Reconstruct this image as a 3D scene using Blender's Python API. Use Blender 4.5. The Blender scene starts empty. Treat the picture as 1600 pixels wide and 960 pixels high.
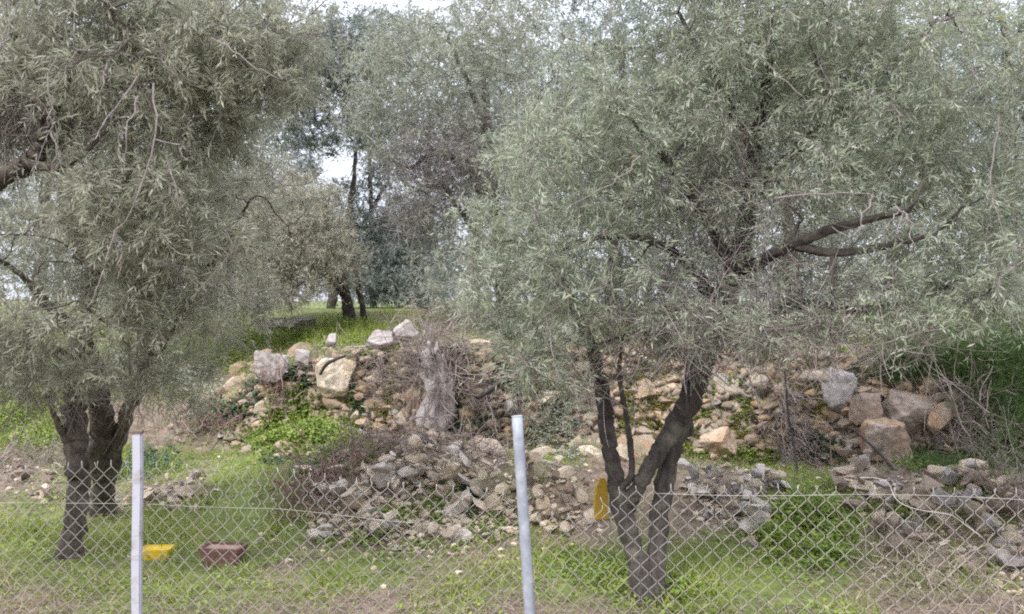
import bpy, bmesh, math, random
import numpy as np
from mathutils import Vector

random.seed(7)
rng = np.random.default_rng(7)
scene = bpy.context.scene
COL = scene.collection
PI = math.pi

# ------------------------------------------------------------------ camera
F = 1256.0            # focal length in photograph pixels (1600 wide)
EYE = 1.76            # eye height above the ground inside the fence
HORIZON = 460.0
cam_data = bpy.data.cameras.new('camera')
cam_data.sensor_width = 36.0
cam_data.lens = 36.0 * F / 1600.0
cam_data.shift_y = -(480.0 - HORIZON) / 1600.0
cam_data.clip_start = 0.05
cam_data.clip_end = 3000.0
cam = bpy.data.objects.new('camera', cam_data)
cam.location = (0, 0, EYE)
cam.rotation_euler = (PI / 2, 0, 0)
COL.objects.link(cam)
scene.camera = cam

# ------------------------------------------------------------------ light
SUN_EL, SUN_AZ = math.radians(52), math.radians(215)   # azimuth clockwise from +Y: behind the viewer, to the left
world = bpy.data.worlds.new('World')
scene.world = world
world.use_nodes = True
wn, wl = world.node_tree.nodes, world.node_tree.links
wn.clear()
out = wn.new('ShaderNodeOutputWorld')
bg = wn.new('ShaderNodeBackground')
bg.inputs['Strength'].default_value = 0.1
sky = wn.new('ShaderNodeTexSky')
sky.sky_type = 'NISHITA'
sky.sun_disc = False
sky.sun_elevation = SUN_EL
sky.sun_rotation = SUN_AZ
tc = wn.new('ShaderNodeTexCoord')
nz = wn.new('ShaderNodeTexNoise')
nz.inputs['Scale'].default_value = 2.3
nz.inputs['Detail'].default_value = 6
cr = wn.new('ShaderNodeMapRange')
cr.inputs['From Min'].default_value = 0.3
cr.inputs['From Max'].default_value = 0.62
cr.inputs['To Min'].default_value = 0.85
cr.inputs['To Max'].default_value = 1.0
mixc = wn.new('ShaderNodeMix')
mixc.data_type = 'RGBA'
sep = wn.new('ShaderNodeSeparateXYZ')
elev = wn.new('ShaderNodeMapRange')          # overcast luminance grows as 1 + 2 sin(elevation)
elev.inputs['From Min'].default_value = 0.0
elev.inputs['From Max'].default_value = 1.0
elev.inputs['To Min'].default_value = 0.36
elev.inputs['To Max'].default_value = 1.08
cloud = wn.new('ShaderNodeVectorMath')
cloud.operation = 'SCALE'
cloud.inputs[0].default_value = (10.6, 11.0, 12.5)
wl.new(tc.outputs['Generated'], nz.inputs['Vector'])
wl.new(tc.outputs['Generated'], sep.inputs[0])
wl.new(sep.outputs['Z'], elev.inputs['Value'])
wl.new(elev.outputs['Result'], cloud.inputs['Scale'])
wl.new(cloud.outputs[0], mixc.inputs['B'])
wl.new(nz.outputs['Fac'], cr.inputs['Value'])
wl.new(cr.outputs['Result'], mixc.inputs['Factor'])
wl.new(sky.outputs['Color'], mixc.inputs['A'])
wl.new(mixc.outputs['Result'], bg.inputs['Color'])
wl.new(bg.outputs['Background'], out.inputs['Surface'])

sun_data = bpy.data.lights.new('sun', 'SUN')
sun_data.energy = 1.5
sun_data.angle = math.radians(14)
sun_data.color = (1.0, 0.96, 0.9)
sun = bpy.data.objects.new('sun', sun_data)
sd = Vector((math.sin(SUN_AZ) * math.cos(SUN_EL), math.cos(SUN_AZ) * math.cos(SUN_EL), math.sin(SUN_EL)))
sun.rotation_euler = sd.to_track_quat('Z', 'Y').to_euler()
sun.location = (0, 0, 30)
COL.objects.link(sun)

vs = scene.view_settings
vs.view_transform = 'Standard'
vs.look = 'None'
vs.exposure = 1.45
vs.gamma = 1.0
scene.cycles.use_denoising = False
scene.cycles.pixel_filter_type = 'BLACKMAN_HARRIS'
scene.cycles.filter_width = 2.0
scene.cycles.sample_clamp_indirect = 6
scene.cycles.max_bounces = 9
scene.cycles.diffuse_bounces = 6
scene.cycles.transmission_bounces = 6
scene.cycles.transparent_max_bounces = 4

# ------------------------------------------------------------------ helpers
def at(px, py, d):
    """point at depth d that the photograph shows at px, py"""
    return np.array([(px - 800.0) * d / F, d, EYE - (py - HORIZON) * d / F])


def project(x, y, z):
    yy = np.maximum(y, 0.5)
    return 800 + F * x / yy, HORIZON + F * (EYE - z) / yy


def hash3(i, j, k, s):
    n = (i * 374761393 + j * 668265263 + k * 2147483647 + s * 974634777) & 0xFFFFFFFF
    n = ((n ^ (n >> 13)) * 1274126177) & 0xFFFFFFFF
    n = n ^ (n >> 16)
    return (n & 0xFFFF) / 65535.0


def vnoise(p, s=0):
    """value noise in -1..1 for an (N,3) array"""
    p = np.asarray(p, float)
    b = np.floor(p)
    f = p - b
    b = b.astype(np.int64)
    f = f * f * (3 - 2 * f)
    r = 0
    for dx in (0, 1):
        wx = f[..., 0] if dx else 1 - f[..., 0]
        for dy in (0, 1):
            wy = f[..., 1] if dy else 1 - f[..., 1]
            for dz in (0, 1):
                wz = f[..., 2] if dz else 1 - f[..., 2]
                r = r + wx * wy * wz * hash3(b[..., 0] + dx, b[..., 1] + dy, b[..., 2] + dz, s)
    return r * 2 - 1


def fbm(p, s=0, o=4, gain=0.5):
    p = np.asarray(p, float)
    a, t, r = 1.0, 0.0, 0
    for k in range(o):
        r = r + a * vnoise(p * (2.03 ** k) + 17.3 * k, s + k)
        t += a
        a *= gain
    return r / t


def p3(x, y, z=0.0):
    return np.stack(np.broadcast_arrays(np.asarray(x, float), y, z), -1)


def mesh_np(name, verts, faces, smooth=False, attrs=None):
    """faces: list of (n,3) / (n,4) integer arrays"""
    me = bpy.data.meshes.new(name)
    verts = np.asarray(verts, np.float32).reshape(-1, 3)
    faces = [np.asarray(f, np.int32) for f in faces if len(f)]
    loops = np.concatenate([f.ravel() for f in faces])
    sizes = np.concatenate([np.full(len(f), f.shape[1], np.int32) for f in faces])
    starts = np.concatenate([[0], np.cumsum(sizes)[:-1]]).astype(np.int32)
    me.vertices.add(len(verts))
    me.vertices.foreach_set('co', verts.ravel())
    me.loops.add(len(loops))
    me.loops.foreach_set('vertex_index', loops)
    me.polygons.add(len(sizes))
    me.polygons.foreach_set('loop_start', starts)
    me.polygons.foreach_set('use_smooth', np.full(len(sizes), smooth))
    me.update(calc_edges=True)
    me.validate()
    for k, v in (attrs or {}).items():
        a = me.attributes.new(k, 'FLOAT', 'POINT')
        a.data.foreach_set('value', np.asarray(v, np.float32).ravel())
    return me


def link(name, me, mat=None, parent=None):
    o = bpy.data.objects.new(name, me)
    if mat and not me.materials:
        me.materials.append(mat)
    if parent:
        o.parent = parent
    COL.objects.link(o)
    return o


def tag(o, label=None, cat=None, group=None, kind=None):
    if label: o['label'] = label
    if cat: o['category'] = cat
    if group: o['group'] = group
    if kind: o['kind'] = kind
    return o


def empty(name, loc, label, cat, group=None):
    o = bpy.data.objects.new(name, None)
    o.location = loc
    o.empty_display_size = 0.1
    COL.objects.link(o)
    return tag(o, label, cat, group)


def norm(v):
    return v / np.maximum(np.linalg.norm(v, axis=-1, keepdims=True), 1e-9)


def tubes(P, R, sides=4, gnarl=0.0, cap=True):
    """P (N,K,3) centre lines, R (N,K) radii -> verts, faces"""
    P = np.asarray(P, float); R = np.asarray(R, float)
    N, K, _ = P.shape
    T = np.empty_like(P)
    T[:, 1:-1] = P[:, 2:] - P[:, :-2]
    T[:, 0] = P[:, 1] - P[:, 0]
    T[:, -1] = P[:, -1] - P[:, -2]
    T = norm(T)
    ref = np.where(np.abs(T[:, :1, 2:3]) < 0.8, np.array([[[0, 0, 1.0]]]), np.array([[[0.0, 1.0, 0]]]))
    ref = np.broadcast_to(ref, T.shape)
    A = norm(np.cross(T, ref)); B = np.cross(T, A)
    ang = np.arange(sides) / sides * 2 * PI
    ring = (A[:, :, None] * np.cos(ang)[None, None, :, None] + B[:, :, None] * np.sin(ang)[None, None, :, None])
    rr = R[:, :, None]
    if gnarl:
        q = P[:, :, None] * 7 + ring * 1.4
        rr = rr * (1 + gnarl * .8 * fbm(q, 5, 3) + 0.4 * gnarl * vnoise(P[:, :, None] * np.array([4, 4, 4]) + ring * 3.2, 9) - .5 * gnarl * np.abs(vnoise(P[:, :, None] * 2.5 + ring * 2.6, 12)))
    V = P[:, :, None] + ring * rr[..., None]
    idx = np.arange(N * K * sides).reshape(N, K, sides)
    a = idx[:, :-1]; b = idx[:, 1:]
    Fq = np.stack([a, np.roll(a, -1, 2), np.roll(b, -1, 2), b], -1).reshape(-1, 4)
    faces = [Fq]
    if cap and sides == 4:
        faces.append(np.stack([idx[:, -1, k] for k in range(4)], -1))
        faces.append(np.stack([idx[:, 0, 3 - k] for k in range(4)], -1))
    elif cap and sides == 3:
        faces.append(np.stack([idx[:, -1, k] for k in range(3)], -1))
    elif cap:
        ends = np.concatenate([idx[:, -1], idx[:, 0, ::-1]])
        faces.append(ends)
    return V.reshape(-1, 3), faces


class Bag:
    """collects several verts/faces pieces into one mesh"""
    def __init__(self):
        self.v, self.f, self.n, self.a = [], [], 0, []

    def add(self, v, faces, attr=None):
        v = np.asarray(v, float).reshape(-1, 3)
        self.v.append(v)
        self.f += [np.asarray(f) + self.n for f in faces if len(f)]
        self.a.append(np.zeros(len(v)) if attr is None else np.broadcast_to(attr, (len(v),)))
        self.n += len(v)

    def mesh(self, name, smooth=False):
        return mesh_np(name, np.concatenate(self.v), self.f, smooth, {'v': np.concatenate(self.a)})


def leaves(base, direc, normal, length, width, detail=True, curl=0.0):
    """one lanceolate blade per row: base, direction, face normal, length, width"""
    base = np.asarray(base); n = len(base)
    direc = norm(direc)
    side = norm(np.cross(direc, normal))
    nn = np.cross(side, direc)
    L = np.broadcast_to(np.asarray(length, float), (n,))[:, None]
    W = np.broadcast_to(np.asarray(width, float), (n,))[:, None]
    C = np.broadcast_to(np.asarray(curl, float), (n,))[:, None]
    if detail:
        pts = [(0, 0, 0), (.36, .5, .04), (.36, -.5, .04), (.72, .38, .0), (.72, -.38, 0), (1, 0, -.08)]
        V = np.stack([base + direc * L * t + side * W * s + nn * L * (h * 0.6 + C * t * t) for t, s, h in pts], 1)
        o = (np.arange(n) * 6)[:, None]
        return V.reshape(-1, 3), [o + np.array([[0, 2, 1]]), o + np.array([[3, 4, 5]]), o + np.array([[1, 2, 4, 3]])], 6
    if detail is None:      # tiny or far: a single narrow triangle
        V = np.stack([base + side * W * .5, base - side * W * .5, base + direc * L], 1)
        return V.reshape(-1, 3), [(np.arange(n) * 3)[:, None] + np.array([[0, 1, 2]])], 3
    pts = [(0, 0, 0), (.46, .5, .04), (1, 0, 0), (.46, -.5, .04)]
    V = np.stack([base + direc * L * t + side * W * s + nn * L * h for t, s, h in pts], 1)
    o = (np.arange(n) * 4)[:, None]
    return V.reshape(-1, 3), [o + np.array([[0, 3, 2, 1]])], 4


# ------------------------------------------------------------------ materials
def new_mat(name):
    m = bpy.data.materials.new(name)
    m.use_nodes = True
    nt = m.node_tree
    nt.nodes.clear()
    o = nt.nodes.new('ShaderNodeOutputMaterial')
    return m, nt.nodes, nt.links, o


def ramp(nodes, stops):
    r = nodes.new('ShaderNodeValToRGB')
    e = r.color_ramp.elements
    while len(e) < len(stops):
        e.new(0.5)
    for el, (p, c) in zip(e, stops):
        el.position = p
        el.color = (*c, 1)
    return r


def noise(nodes, links, scale, detail=4, rough=0.55, vec=None):
    n = nodes.new('ShaderNodeTexNoise')
    n.inputs['Scale'].default_value = scale
    n.inputs['Detail'].default_value = detail
    n.inputs['Roughness'].default_value = rough
    if vec is not None:
        links.new(vec, n.inputs['Vector'])
    return n


def mixcol(nodes, links, fac, a, b, blend='MIX'):
    m = nodes.new('ShaderNodeMix')
    m.data_type = 'RGBA'
    m.blend_type = blend
    for sock, val in (('Factor', fac), ('A', a), ('B', b)):
        if isinstance(val, bpy.types.NodeSocket):
            links.new(val, m.inputs[sock])
        elif isinstance(val, (int, float)):
            m.inputs[sock].default_value = val
        else:
            m.inputs[sock].default_value = (*val, 1)
    return m.outputs['Result']


def maprange(nodes, links, val, a, b, c=0.0, d=1.0):
    m = nodes.new('ShaderNodeMapRange')
    links.new(val, m.inputs['Value'])
    m.inputs['From Min'].default_value = a
    m.inputs['From Max'].default_value = b
    m.inputs['To Min'].default_value = c
    m.inputs['To Max'].default_value = d
    return m.outputs['Result']


def leaf_mat(name, stops, under=None, under_mix=0.6, trans=0.42, rough=0.5):
    m, n, l, o = new_mat(name)
    at_ = n.new('ShaderNodeAttribute'); at_.attribute_name = 'v'
    r = ramp(n, stops)
    l.new(at_.outputs['Fac'], r.inputs['Fac'])
    c = r.outputs['Color']
    if under:
        g = n.new('ShaderNodeNewGeometry')
        f = n.new('ShaderNodeMath'); f.operation = 'MULTIPLY'
        l.new(g.outputs['Backfacing'], f.inputs[0]); f.inputs[1].default_value = under_mix
        c = mixcol(n, l, f.outputs[0], c, under)
    p = n.new('ShaderNodeBsdfPrincipled')
    p.inputs['Roughness'].default_value = rough
    p.inputs['Specular IOR Level'].default_value = 0.4
    l.new(c, p.inputs['Base Color'])
    t = n.new('ShaderNodeBsdfTranslucent')
    l.new(c, t.inputs['Color'])
    mx = n.new('ShaderNodeMixShader')
    mx.inputs[0].default_value = trans
    l.new(p.outputs[0], mx.inputs[1]); l.new(t.outputs[0], mx.inputs[2])
    l.new(mx.outputs[0], o.inputs['Surface'])
    return m


def bark_mat(name, dark, light, lichen=None):
    m, n, l, o = new_mat(name)
    t = n.new('ShaderNodeTexCoord')
    mp = n.new('ShaderNodeMapping')
    mp.inputs['Scale'].default_value = (1, 1, 0.28)
    l.new(t.outputs['Object'], mp.inputs['Vector'])
    n1 = noise(n, l, 34, 8, 0.72, mp.outputs[0])
    n2 = noise(n, l, 7, 3, 0.5, t.outputs['Object'])
    r = ramp(n, [(0.3, dark), (0.72, light)])
    l.new(n1.outputs['Fac'], r.inputs['Fac'])
    c = r.outputs['Color']
    if lichen:
        c = mixcol(n, l, maprange(n, l, n2.outputs['Fac'], 0.52, 0.66), c, lichen)
    p = n.new('ShaderNodeBsdfPrincipled')
    p.inputs['Roughness'].default_value = 0.9
    l.new(c, p.inputs['Base Color'])
    b = n.new('ShaderNodeBump')
    b.inputs['Strength'].default_value = 1.0
    b.inputs['Distance'].default_value = 0.04
    l.new(n1.outputs['Fac'], b.inputs['Height'])
    l.new(b.outputs[0], p.inputs['Normal'])
    l.new(p.outputs[0], o.inputs['Surface'])
    return m


def stone_mat(name, c1, c2, c3, moss_amt=0.5, moss=(0.12, 0.13, 0.03)):
    m, n, l, o = new_mat(name)
    t = n.new('ShaderNodeTexCoord')
    oi = n.new('ShaderNodeObjectInfo')
    ad = n.new('ShaderNodeVectorMath'); ad.operation = 'ADD'
    l.new(t.outputs['Object'], ad.inputs[0])
    cx = n.new('ShaderNodeCombineXYZ')
    mu = n.new('ShaderNodeMath'); mu.operation = 'MULTIPLY'; mu.inputs[1].default_value = 37
    l.new(oi.outputs['Random'], mu.inputs[0])
    l.new(mu.outputs[0], cx.inputs[0])
    l.new(cx.outputs[0], ad.inputs[1])
    v = ad.outputs[0]
    big = noise(n, l, 2.6, 5, 0.6, v)
    fine = noise(n, l, 16, 8, 0.68, v)
    base = mixcol(n, l, maprange(n, l, oi.outputs['Random'], 0, 1), c1, c2)
    base = mixcol(n, l, maprange(n, l, big.outputs['Fac'], 0.45, 0.68), base, c3)
    spk = maprange(n, l, fine.outputs['Fac'], 0.3, 0.72, 0.6, 1.4)
    hv = n.new('ShaderNodeVectorMath'); hv.operation = 'SCALE'
    l.new(base, hv.inputs[0]); l.new(spk, hv.inputs['Scale'])
    base = hv.outputs[0]
    g = n.new('ShaderNodeNewGeometry')
    sx = n.new('ShaderNodeSeparateXYZ'); l.new(g.outputs['Normal'], sx.inputs[0])
    up = maprange(n, l, sx.outputs['Z'], 0.0, 0.9)
    mn = noise(n, l, 1.9, 5, 0.65, g.outputs['Position'])
    mm = n.new('ShaderNodeMath'); mm.operation = 'MULTIPLY'
    l.new(up, mm.inputs[0]); l.new(maprange(n, l, mn.outputs['Fac'], 0.52, 0.64, 0, moss_amt), mm.inputs[1])
    base = mixcol(n, l, mm.outputs[0], base, moss)
    p = n.new('ShaderNodeBsdfPrincipled')
    p.inputs['Roughness'].default_value = 0.92
    l.new(base, p.inputs['Base Color'])
    b = n.new('ShaderNodeBump')
    b.inputs['Strength'].default_value = 0.7
    b.inputs['Distance'].default_value = 0.05
    l.new(fine.outputs['Fac'], b.inputs['Height'])
    l.new(b.outputs[0], p.inputs['Normal'])
    l.new(p.outputs[0], o.inputs['Surface'])
    return m


def paint_mat(name, col, worn, scale=20, rough=0.6, metal=0.0, lo=0.5, hi=0.7):
    m, n, l, o = new_mat(name)
    t = n.new('ShaderNodeTexCoord')
    a = noise(n, l, scale, 7, 0.68, t.outputs['Object'])
    c = mixcol(n, l, maprange(n, l, a.outputs['Fac'], lo, hi), col, worn)
    p = n.new('ShaderNodeBsdfPrincipled')
    p.inputs['Roughness'].default_value = rough
    p.inputs['Metallic'].default_value = metal
    l.new(c, p.inputs['Base Color'])
    b = n.new('ShaderNodeBump')
    b.inputs['Strength'].default_value = 0.25
    b.inputs['Distance'].default_value = 0.004
    l.new(a.outputs['Fac'], b.inputs['Height'])
    l.new(b.outputs[0], p.inputs['Normal'])
    l.new(p.outputs[0], o.inputs['Surface'])
    return m


M = {}
M['olive_near'] = leaf_mat('olive_leaf_near', [(0.0, (0.165, 0.2, 0.13)), (0.35, (0.25, 0.295, 0.2)), (0.7, (0.37, 0.41, 0.285)), (0.96, (0.5, 0.515, 0.35)), (1.0, (0.54, 0.47, 0.13))], (0.44, 0.465, 0.38), 0.6)
M['olive_left'] = leaf_mat('olive_leaf_left', [(0.0, (0.175, 0.185, 0.13)), (0.35, (0.265, 0.28, 0.195)), (0.7, (0.39, 0.4, 0.29)), (0.97, (0.52, 0.51, 0.36)), (1.0, (0.58, 0.49, 0.07))], (0.46, 0.46, 0.38), 0.6)
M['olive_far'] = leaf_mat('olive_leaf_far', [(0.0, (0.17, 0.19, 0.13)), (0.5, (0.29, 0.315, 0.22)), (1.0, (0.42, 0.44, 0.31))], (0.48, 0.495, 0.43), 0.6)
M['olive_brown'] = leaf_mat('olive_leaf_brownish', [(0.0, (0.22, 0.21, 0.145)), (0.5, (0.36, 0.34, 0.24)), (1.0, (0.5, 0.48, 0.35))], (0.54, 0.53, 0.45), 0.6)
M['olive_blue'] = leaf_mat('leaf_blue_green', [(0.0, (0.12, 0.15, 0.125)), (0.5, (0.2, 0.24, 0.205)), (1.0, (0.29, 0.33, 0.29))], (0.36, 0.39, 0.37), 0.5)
M['bark'] = bark_mat('olive_bark', (0.016, 0.013, 0.011), (0.13, 0.105, 0.09), (0.15, 0.135, 0.105))
M['bark_left'] = bark_mat('olive_bark_left', (0.03, 0.024, 0.02), (0.22, 0.175, 0.145), (0.22, 0.19, 0.155))
M['twig'] = bark_mat('twig_bark', (0.22, 0.18, 0.17), (0.46, 0.4, 0.375))
M['twig_far'] = bark_mat('twig_bark_far', (0.17, 0.14, 0.135), (0.3, 0.26, 0.25))
M['brush'] = bark_mat('dry_brush', (0.2, 0.155, 0.14), (0.4, 0.33, 0.3))
M['brush_red'] = bark_mat('dry_brush_red', (0.19, 0.12, 0.1), (0.4, 0.28, 0.23))
M['pale_stick'] = bark_mat('pale_dead_wood', (0.3, 0.26, 0.23), (0.5, 0.46, 0.42))
M['straw'] = bark_mat('dead_straw', (0.26, 0.21, 0.15), (0.46, 0.4, 0.3))
M['dark_stick'] = bark_mat('dark_wood', (0.025, 0.02, 0.018), (0.09, 0.075, 0.065))
M['stone'] = stone_mat('heap_stone', (0.7, 0.59, 0.465), (0.56, 0.465, 0.37), (0.48, 0.36, 0.24), 0.7)
M['stone_grey'] = stone_mat('grey_stone', (0.46, 0.41, 0.38), (0.38, 0.345, 0.33), (0.28, 0.24, 0.225), 0.35)
M['stone_bank'] = stone_mat('bank_stone', (0.48, 0.37, 0.27), (0.34, 0.275, 0.215), (0.42, 0.25, 0.135), 0.9)
M['stone_pale'] = stone_mat('pale_limestone', (0.58, 0.46, 0.32), (0.58, 0.46, 0.32), (0.62, 0.53, 0.42), 0.2)
M['stone_white'] = stone_mat('white_stone', (0.66, 0.6, 0.53), (0.6, 0.54, 0.47), (0.5, 0.43, 0.36), 0.2)
M['stone_brown'] = stone_mat('brown_stone', (0.34, 0.27, 0.215), (0.29, 0.235, 0.195), (0.31, 0.2, 0.125), 0.6)
M['stone_dark'] = stone_mat('purplish_grey_stone', (0.33, 0.295, 0.285), (0.33, 0.295, 0.285), (0.22, 0.19, 0.18), 0.3)
M['grass'] = leaf_mat('grass_blade', [(0.0, (0.1, 0.16, 0.018)), (0.45, (0.21, 0.265, 0.04)), (0.8, (0.34, 0.375, 0.085)), (1.0, (0.5, 0.44, 0.18))], None, 0, 0.35, 0.5)
M['dry'] = leaf_mat('dry_litter', [(0.0, (0.12, 0.085, 0.065)), (0.5, (0.24, 0.18, 0.14)), (0.85, (0.36, 0.29, 0.22)), (1.0, (0.48, 0.42, 0.32))], None, 0, 0.15, 0.8)
M['weed'] = leaf_mat('weed_leaf', [(0.0, (0.08, 0.145, 0.025)), (0.5, (0.19, 0.265, 0.04)), (1.0, (0.36, 0.41, 0.075))], None, 0, 0.3, 0.5)
M['weed_dark'] = leaf_mat('ivy_leaf', [(0.0, (0.025, 0.055, 0.025)), (0.5, (0.06, 0.105, 0.05)), (1.0, (0.12, 0.17, 0.08))], None, 0, 0.25, 0.45)
M['fern'] = leaf_mat('feathery_leaf', [(0.0, (0.04, 0.075, 0.025)), (0.5, (0.08, 0.135, 0.04)), (1.0, (0.15, 0.21, 0.06))], None, 0, 0.35, 0.55)
M['moss'] = leaf_mat('moss', [(0.0, (0.1, 0.11, 0.015)), (0.6, (0.2, 0.2, 0.03)), (1.0, (0.32, 0.3, 0.07))], None, 0, 0.2, 0.9)
M['wire'] = paint_mat('galvanised_wire', (0.39, 0.365, 0.33), (0.25, 0.215, 0.18), 9, 0.55, 0.1)
M['post_white'] = paint_mat('whitewashed_post', (0.43, 0.43, 0.48), (0.25, 0.21, 0.185), 13, 0.6, 0.0, 0.5, 0.7)
M['post_grey'] = paint_mat('galvanised_pipe', (0.25, 0.27, 0.315), (0.4, 0.42, 0.455), 16, 0.6, 0.1, 0.42, 0.68)
M['rust'] = paint_mat('rust', (0.13, 0.09, 0.07), (0.3, 0.25, 0.22), 60, 0.9)
M['yellow'] = paint_mat('yellow_plastic', (0.62, 0.43, 0.012), (0.36, 0.25, 0.05), 18, 0.6, 0, .5, .75)
M['ochre'] = paint_mat('ochre_paint', (0.44, 0.27, 0.02), (0.22, 0.15, 0.06), 24, 0.75)
M['redbrown'] = paint_mat('red_brown_clay', (0.125, 0.055, 0.045), (0.21, 0.13, 0.11), 16, 0.85, 0, .42, .7)
M['soil'] = paint_mat('pale_dry_soil', (0.32, 0.21, 0.16), (0.2, 0.14, 0.11), 20, 0.95)

# ------------------------------------------------------------------ terrain
BX = np.array([-40, -8, -4.2, -3.4, -2.7, -2.1, -1.4, -0.7, 0.2, 1.3, 2.2, 3.1, 3.8, 4.3, 5.2, 8, 40.0])
BY = np.array([9.5, 9.2, 8.9, 8.7, 8.6, 8.8, 8.6, 8.0, 8.2, 8.3, 8.1, 7.75, 7.3, 6.7, 6.2, 5.8, 5.0])   # foot of the bank
BH = np.array([.4, .45, .5, .62, .9, 1.05, 1.1, 1.2, 1.15, 1.12, 1.15, 1.18, 1.15, 1.1, 1.15, 1.2, 1.2])  # its height
BW = np.array([2, 2, 1.7, 1.0, .4, .3, .3, .25, .32, .32, .3, .28, .4, 1.1, 1.4, 1.6, 1.6])                   # horizontal run
# mounds that the heaps lie on: x, y, rx, ry, height
MOUNDS = [(-0.95, 6.95, 1.1, 1.1, .56), (-1.0, 6.2, .75, .5, .12), (0.35, 6.5, .55, .75, .2), (1.75, 6.7, .7, .8, .24),
          (3.3, 6.5, 1.1, 1.2, .3), (4.1, 5.4, .9, 1.0, .4), (-2.85, 6.75, .6, .3, .1), (-2.1, 8.3, .75, .75, .42), (0.9, 7.7, .9, .6, .25)]


def bank_line(x):
    w = fbm(p3(np.asarray(x) * 1.3, 3.1), 3, 3) * 0.22
    return np.interp(x, BX, BY) + w


def height(x, y, detail=True):
    x = np.asarray(x, float); y = np.asarray(y, float)
    yb = bank_line(x)
    w = np.interp(x, BX, BW)
    t = np.clip((y - yb) / w, 0, 1)
    s = t * t * (3 - 2 * t)
    h = np.interp(x, BX, BH) * s
    back = np.clip((y - yb - w) / 5.0, 0, 1)
    h = h + back * back * (3 - 2 * back) * (1.42 - np.interp(x, BX, BH)) * 1.0
    far = np.clip((y - 20) / 60, 0, 1)
    h = h * (1 - far)
    for mx, my, rx, ry, mh in MOUNDS:
        q = ((x - mx) / rx) ** 2 + ((y - my) / ry) ** 2
        h = h + mh * np.exp(-q * 1.2) * (1 - s)
    if detail:
        near = np.exp(-np.maximum(y - 25, 0) / 20)
        h = h + 0.05 * fbm(p3(x * 0.9, y * 0.9), 11, 4) * near + 0.018 * fbm(p3(x * 5, y * 5), 12, 3) * near
        h = h + 0.10 * s * (1 - s) * 4 * fbm(p3(x * 3.2, y * 3.2, 1.7), 21, 3)
    return h


LX, LY = np.arange(-14, 16, .03), np.arange(2.0, 30, .03)
LZ = height(*np.meshgrid(LX, LY, indexing='ij'))
STEPS = 2.4 * 1.006 ** np.arange(420)
STEPS = STEPS[STEPS < 29]


def ground_many(px, py):
    """where the lines of sight through px, py meet the terrain"""
    px = np.atleast_1d(np.asarray(px, float)); py = np.atleast_1d(np.asarray(py, float))
    d = STEPS[None, :]
    x = (px[:, None] - 800) * d / F
    z = EYE - (py[:, None] - HORIZON) * d / F
    i = np.clip(((x - LX[0]) / .03).astype(int), 0, len(LX) - 1)
    j = np.clip(((d - LY[0]) / .03).astype(int), 0, len(LY) - 1)
    h = LZ[i, j]
    hit = z <= h
    hit[:, -1] = True
    k = np.argmax(hit, 1)
    r = np.arange(len(px))
    k0 = np.maximum(k - 1, 0)
    f0, f1 = z[r, k0] - h[r, k0], z[r, k] - h[r, k]
    t = np.clip(f0 / np.where(np.abs(f0 - f1) < 1e-9, 1, f0 - f1), 0, 1)
    dd = STEPS[k0] * (1 - t) + STEPS[k] * t
    return np.stack([(px - 800) * dd / F, dd, EYE - (py - HORIZON) * dd / F], -1)


def ground_at(px, py):
    return ground_many(px, py)[0]


def spread(spots, count, R, sc=.5):
    """count points on the terrain, spread over elliptical areas (px, py, rx, ry)"""
    w = np.array([s[2] * s[3] for s in spots], float); w /= w.sum()
    S = np.array([s[:4] for s in spots], float)[R.choice(len(spots), size=count, p=w)]
    u = R.normal(size=(count, 2)) * sc
    return ground_many(S[:, 0] + u[:, 0] * S[:, 2], S[:, 1] + u[:, 1] * S[:, 3])


# green patches in the photograph: px, py, rx, ry, strength
GREEN = [(380, 825, 100, 55, 1), (60, 850, 110, 50, .75), (250, 840, 120, 55, 1), (300, 910, 200, 45, .55), (560, 890, 130, 35, .6),
         (460, 665, 100, 50, 1), (1130, 915, 150, 60, 1), (1260, 840, 95, 80, 1), (900, 895, 100, 45, .8), (480, 525, 110, 24, 1),
         (1450, 560, 150, 45, .8), (1570, 640, 80, 130, .9), (30, 650, 90, 50, .9), (850, 700, 60, 30, .6), (1190, 720, 70, 25, .6),
         (720, 900, 110, 40, .5), (1480, 900, 110, 40, .5), (200, 730, 120, 25, .7), (380, 740, 60, 40, .8), (620, 530, 40, 60, .4), (1000, 930, 60, 30, .7)]


def green_at(x, y, z):
    px, py = project(x, y, z)
    g = np.zeros_like(px)
    for a, b, rx, ry, st in GREEN:
        g = np.maximum(g, st * np.exp(-(((px - a) / rx) ** 2 + ((py - b) / ry) ** 2) * 0.9))
    g = g * .9 + 0.24 + 0.34 * fbm(p3(x * 2.2, y * 2.2), 31, 4)
    return np.clip(g, 0, 1)


xs = np.concatenate([np.linspace(-150, -9, 20)[:-1], np.linspace(-9, -5.2, 40)[:-1], np.linspace(-5.2, 5.6, 420), np.linspace(5.6, 9, 40)[1:], np.linspace(9, 150, 20)[1:]])
vv = np.concatenate([np.linspace(-40, -4.6, 14)[:-1], np.linspace(-4.6, -0.25, 70)[:-1], np.linspace(-0.25, -.04, 14)[:-1], np.linspace(-.04, .5, 85)[:-1], np.linspace(.5, 2.0, 50)[:-1], np.linspace(2.0, 9, 32)[:-1], np.linspace(9, 40, 30)[:-1], np.linspace(40, 210, 14)])
GX, GV = np.meshgrid(xs, vv, indexing='ij')
GY = GV + bank_line(GX)
GZ = height(GX, GY)
steep = np.gradient(GZ, axis=1) / np.maximum(np.gradient(GY, axis=1), 1e-6)
steep = np.clip(np.abs(steep) / 1.2, 0, 1)
# broken rock in the bank: push the steep face in and out in blocks
q = p3(GX * 3.3, GZ * 4.4, GY * 1.5)
blk = fbm(q * .7, 41, 3)


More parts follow.
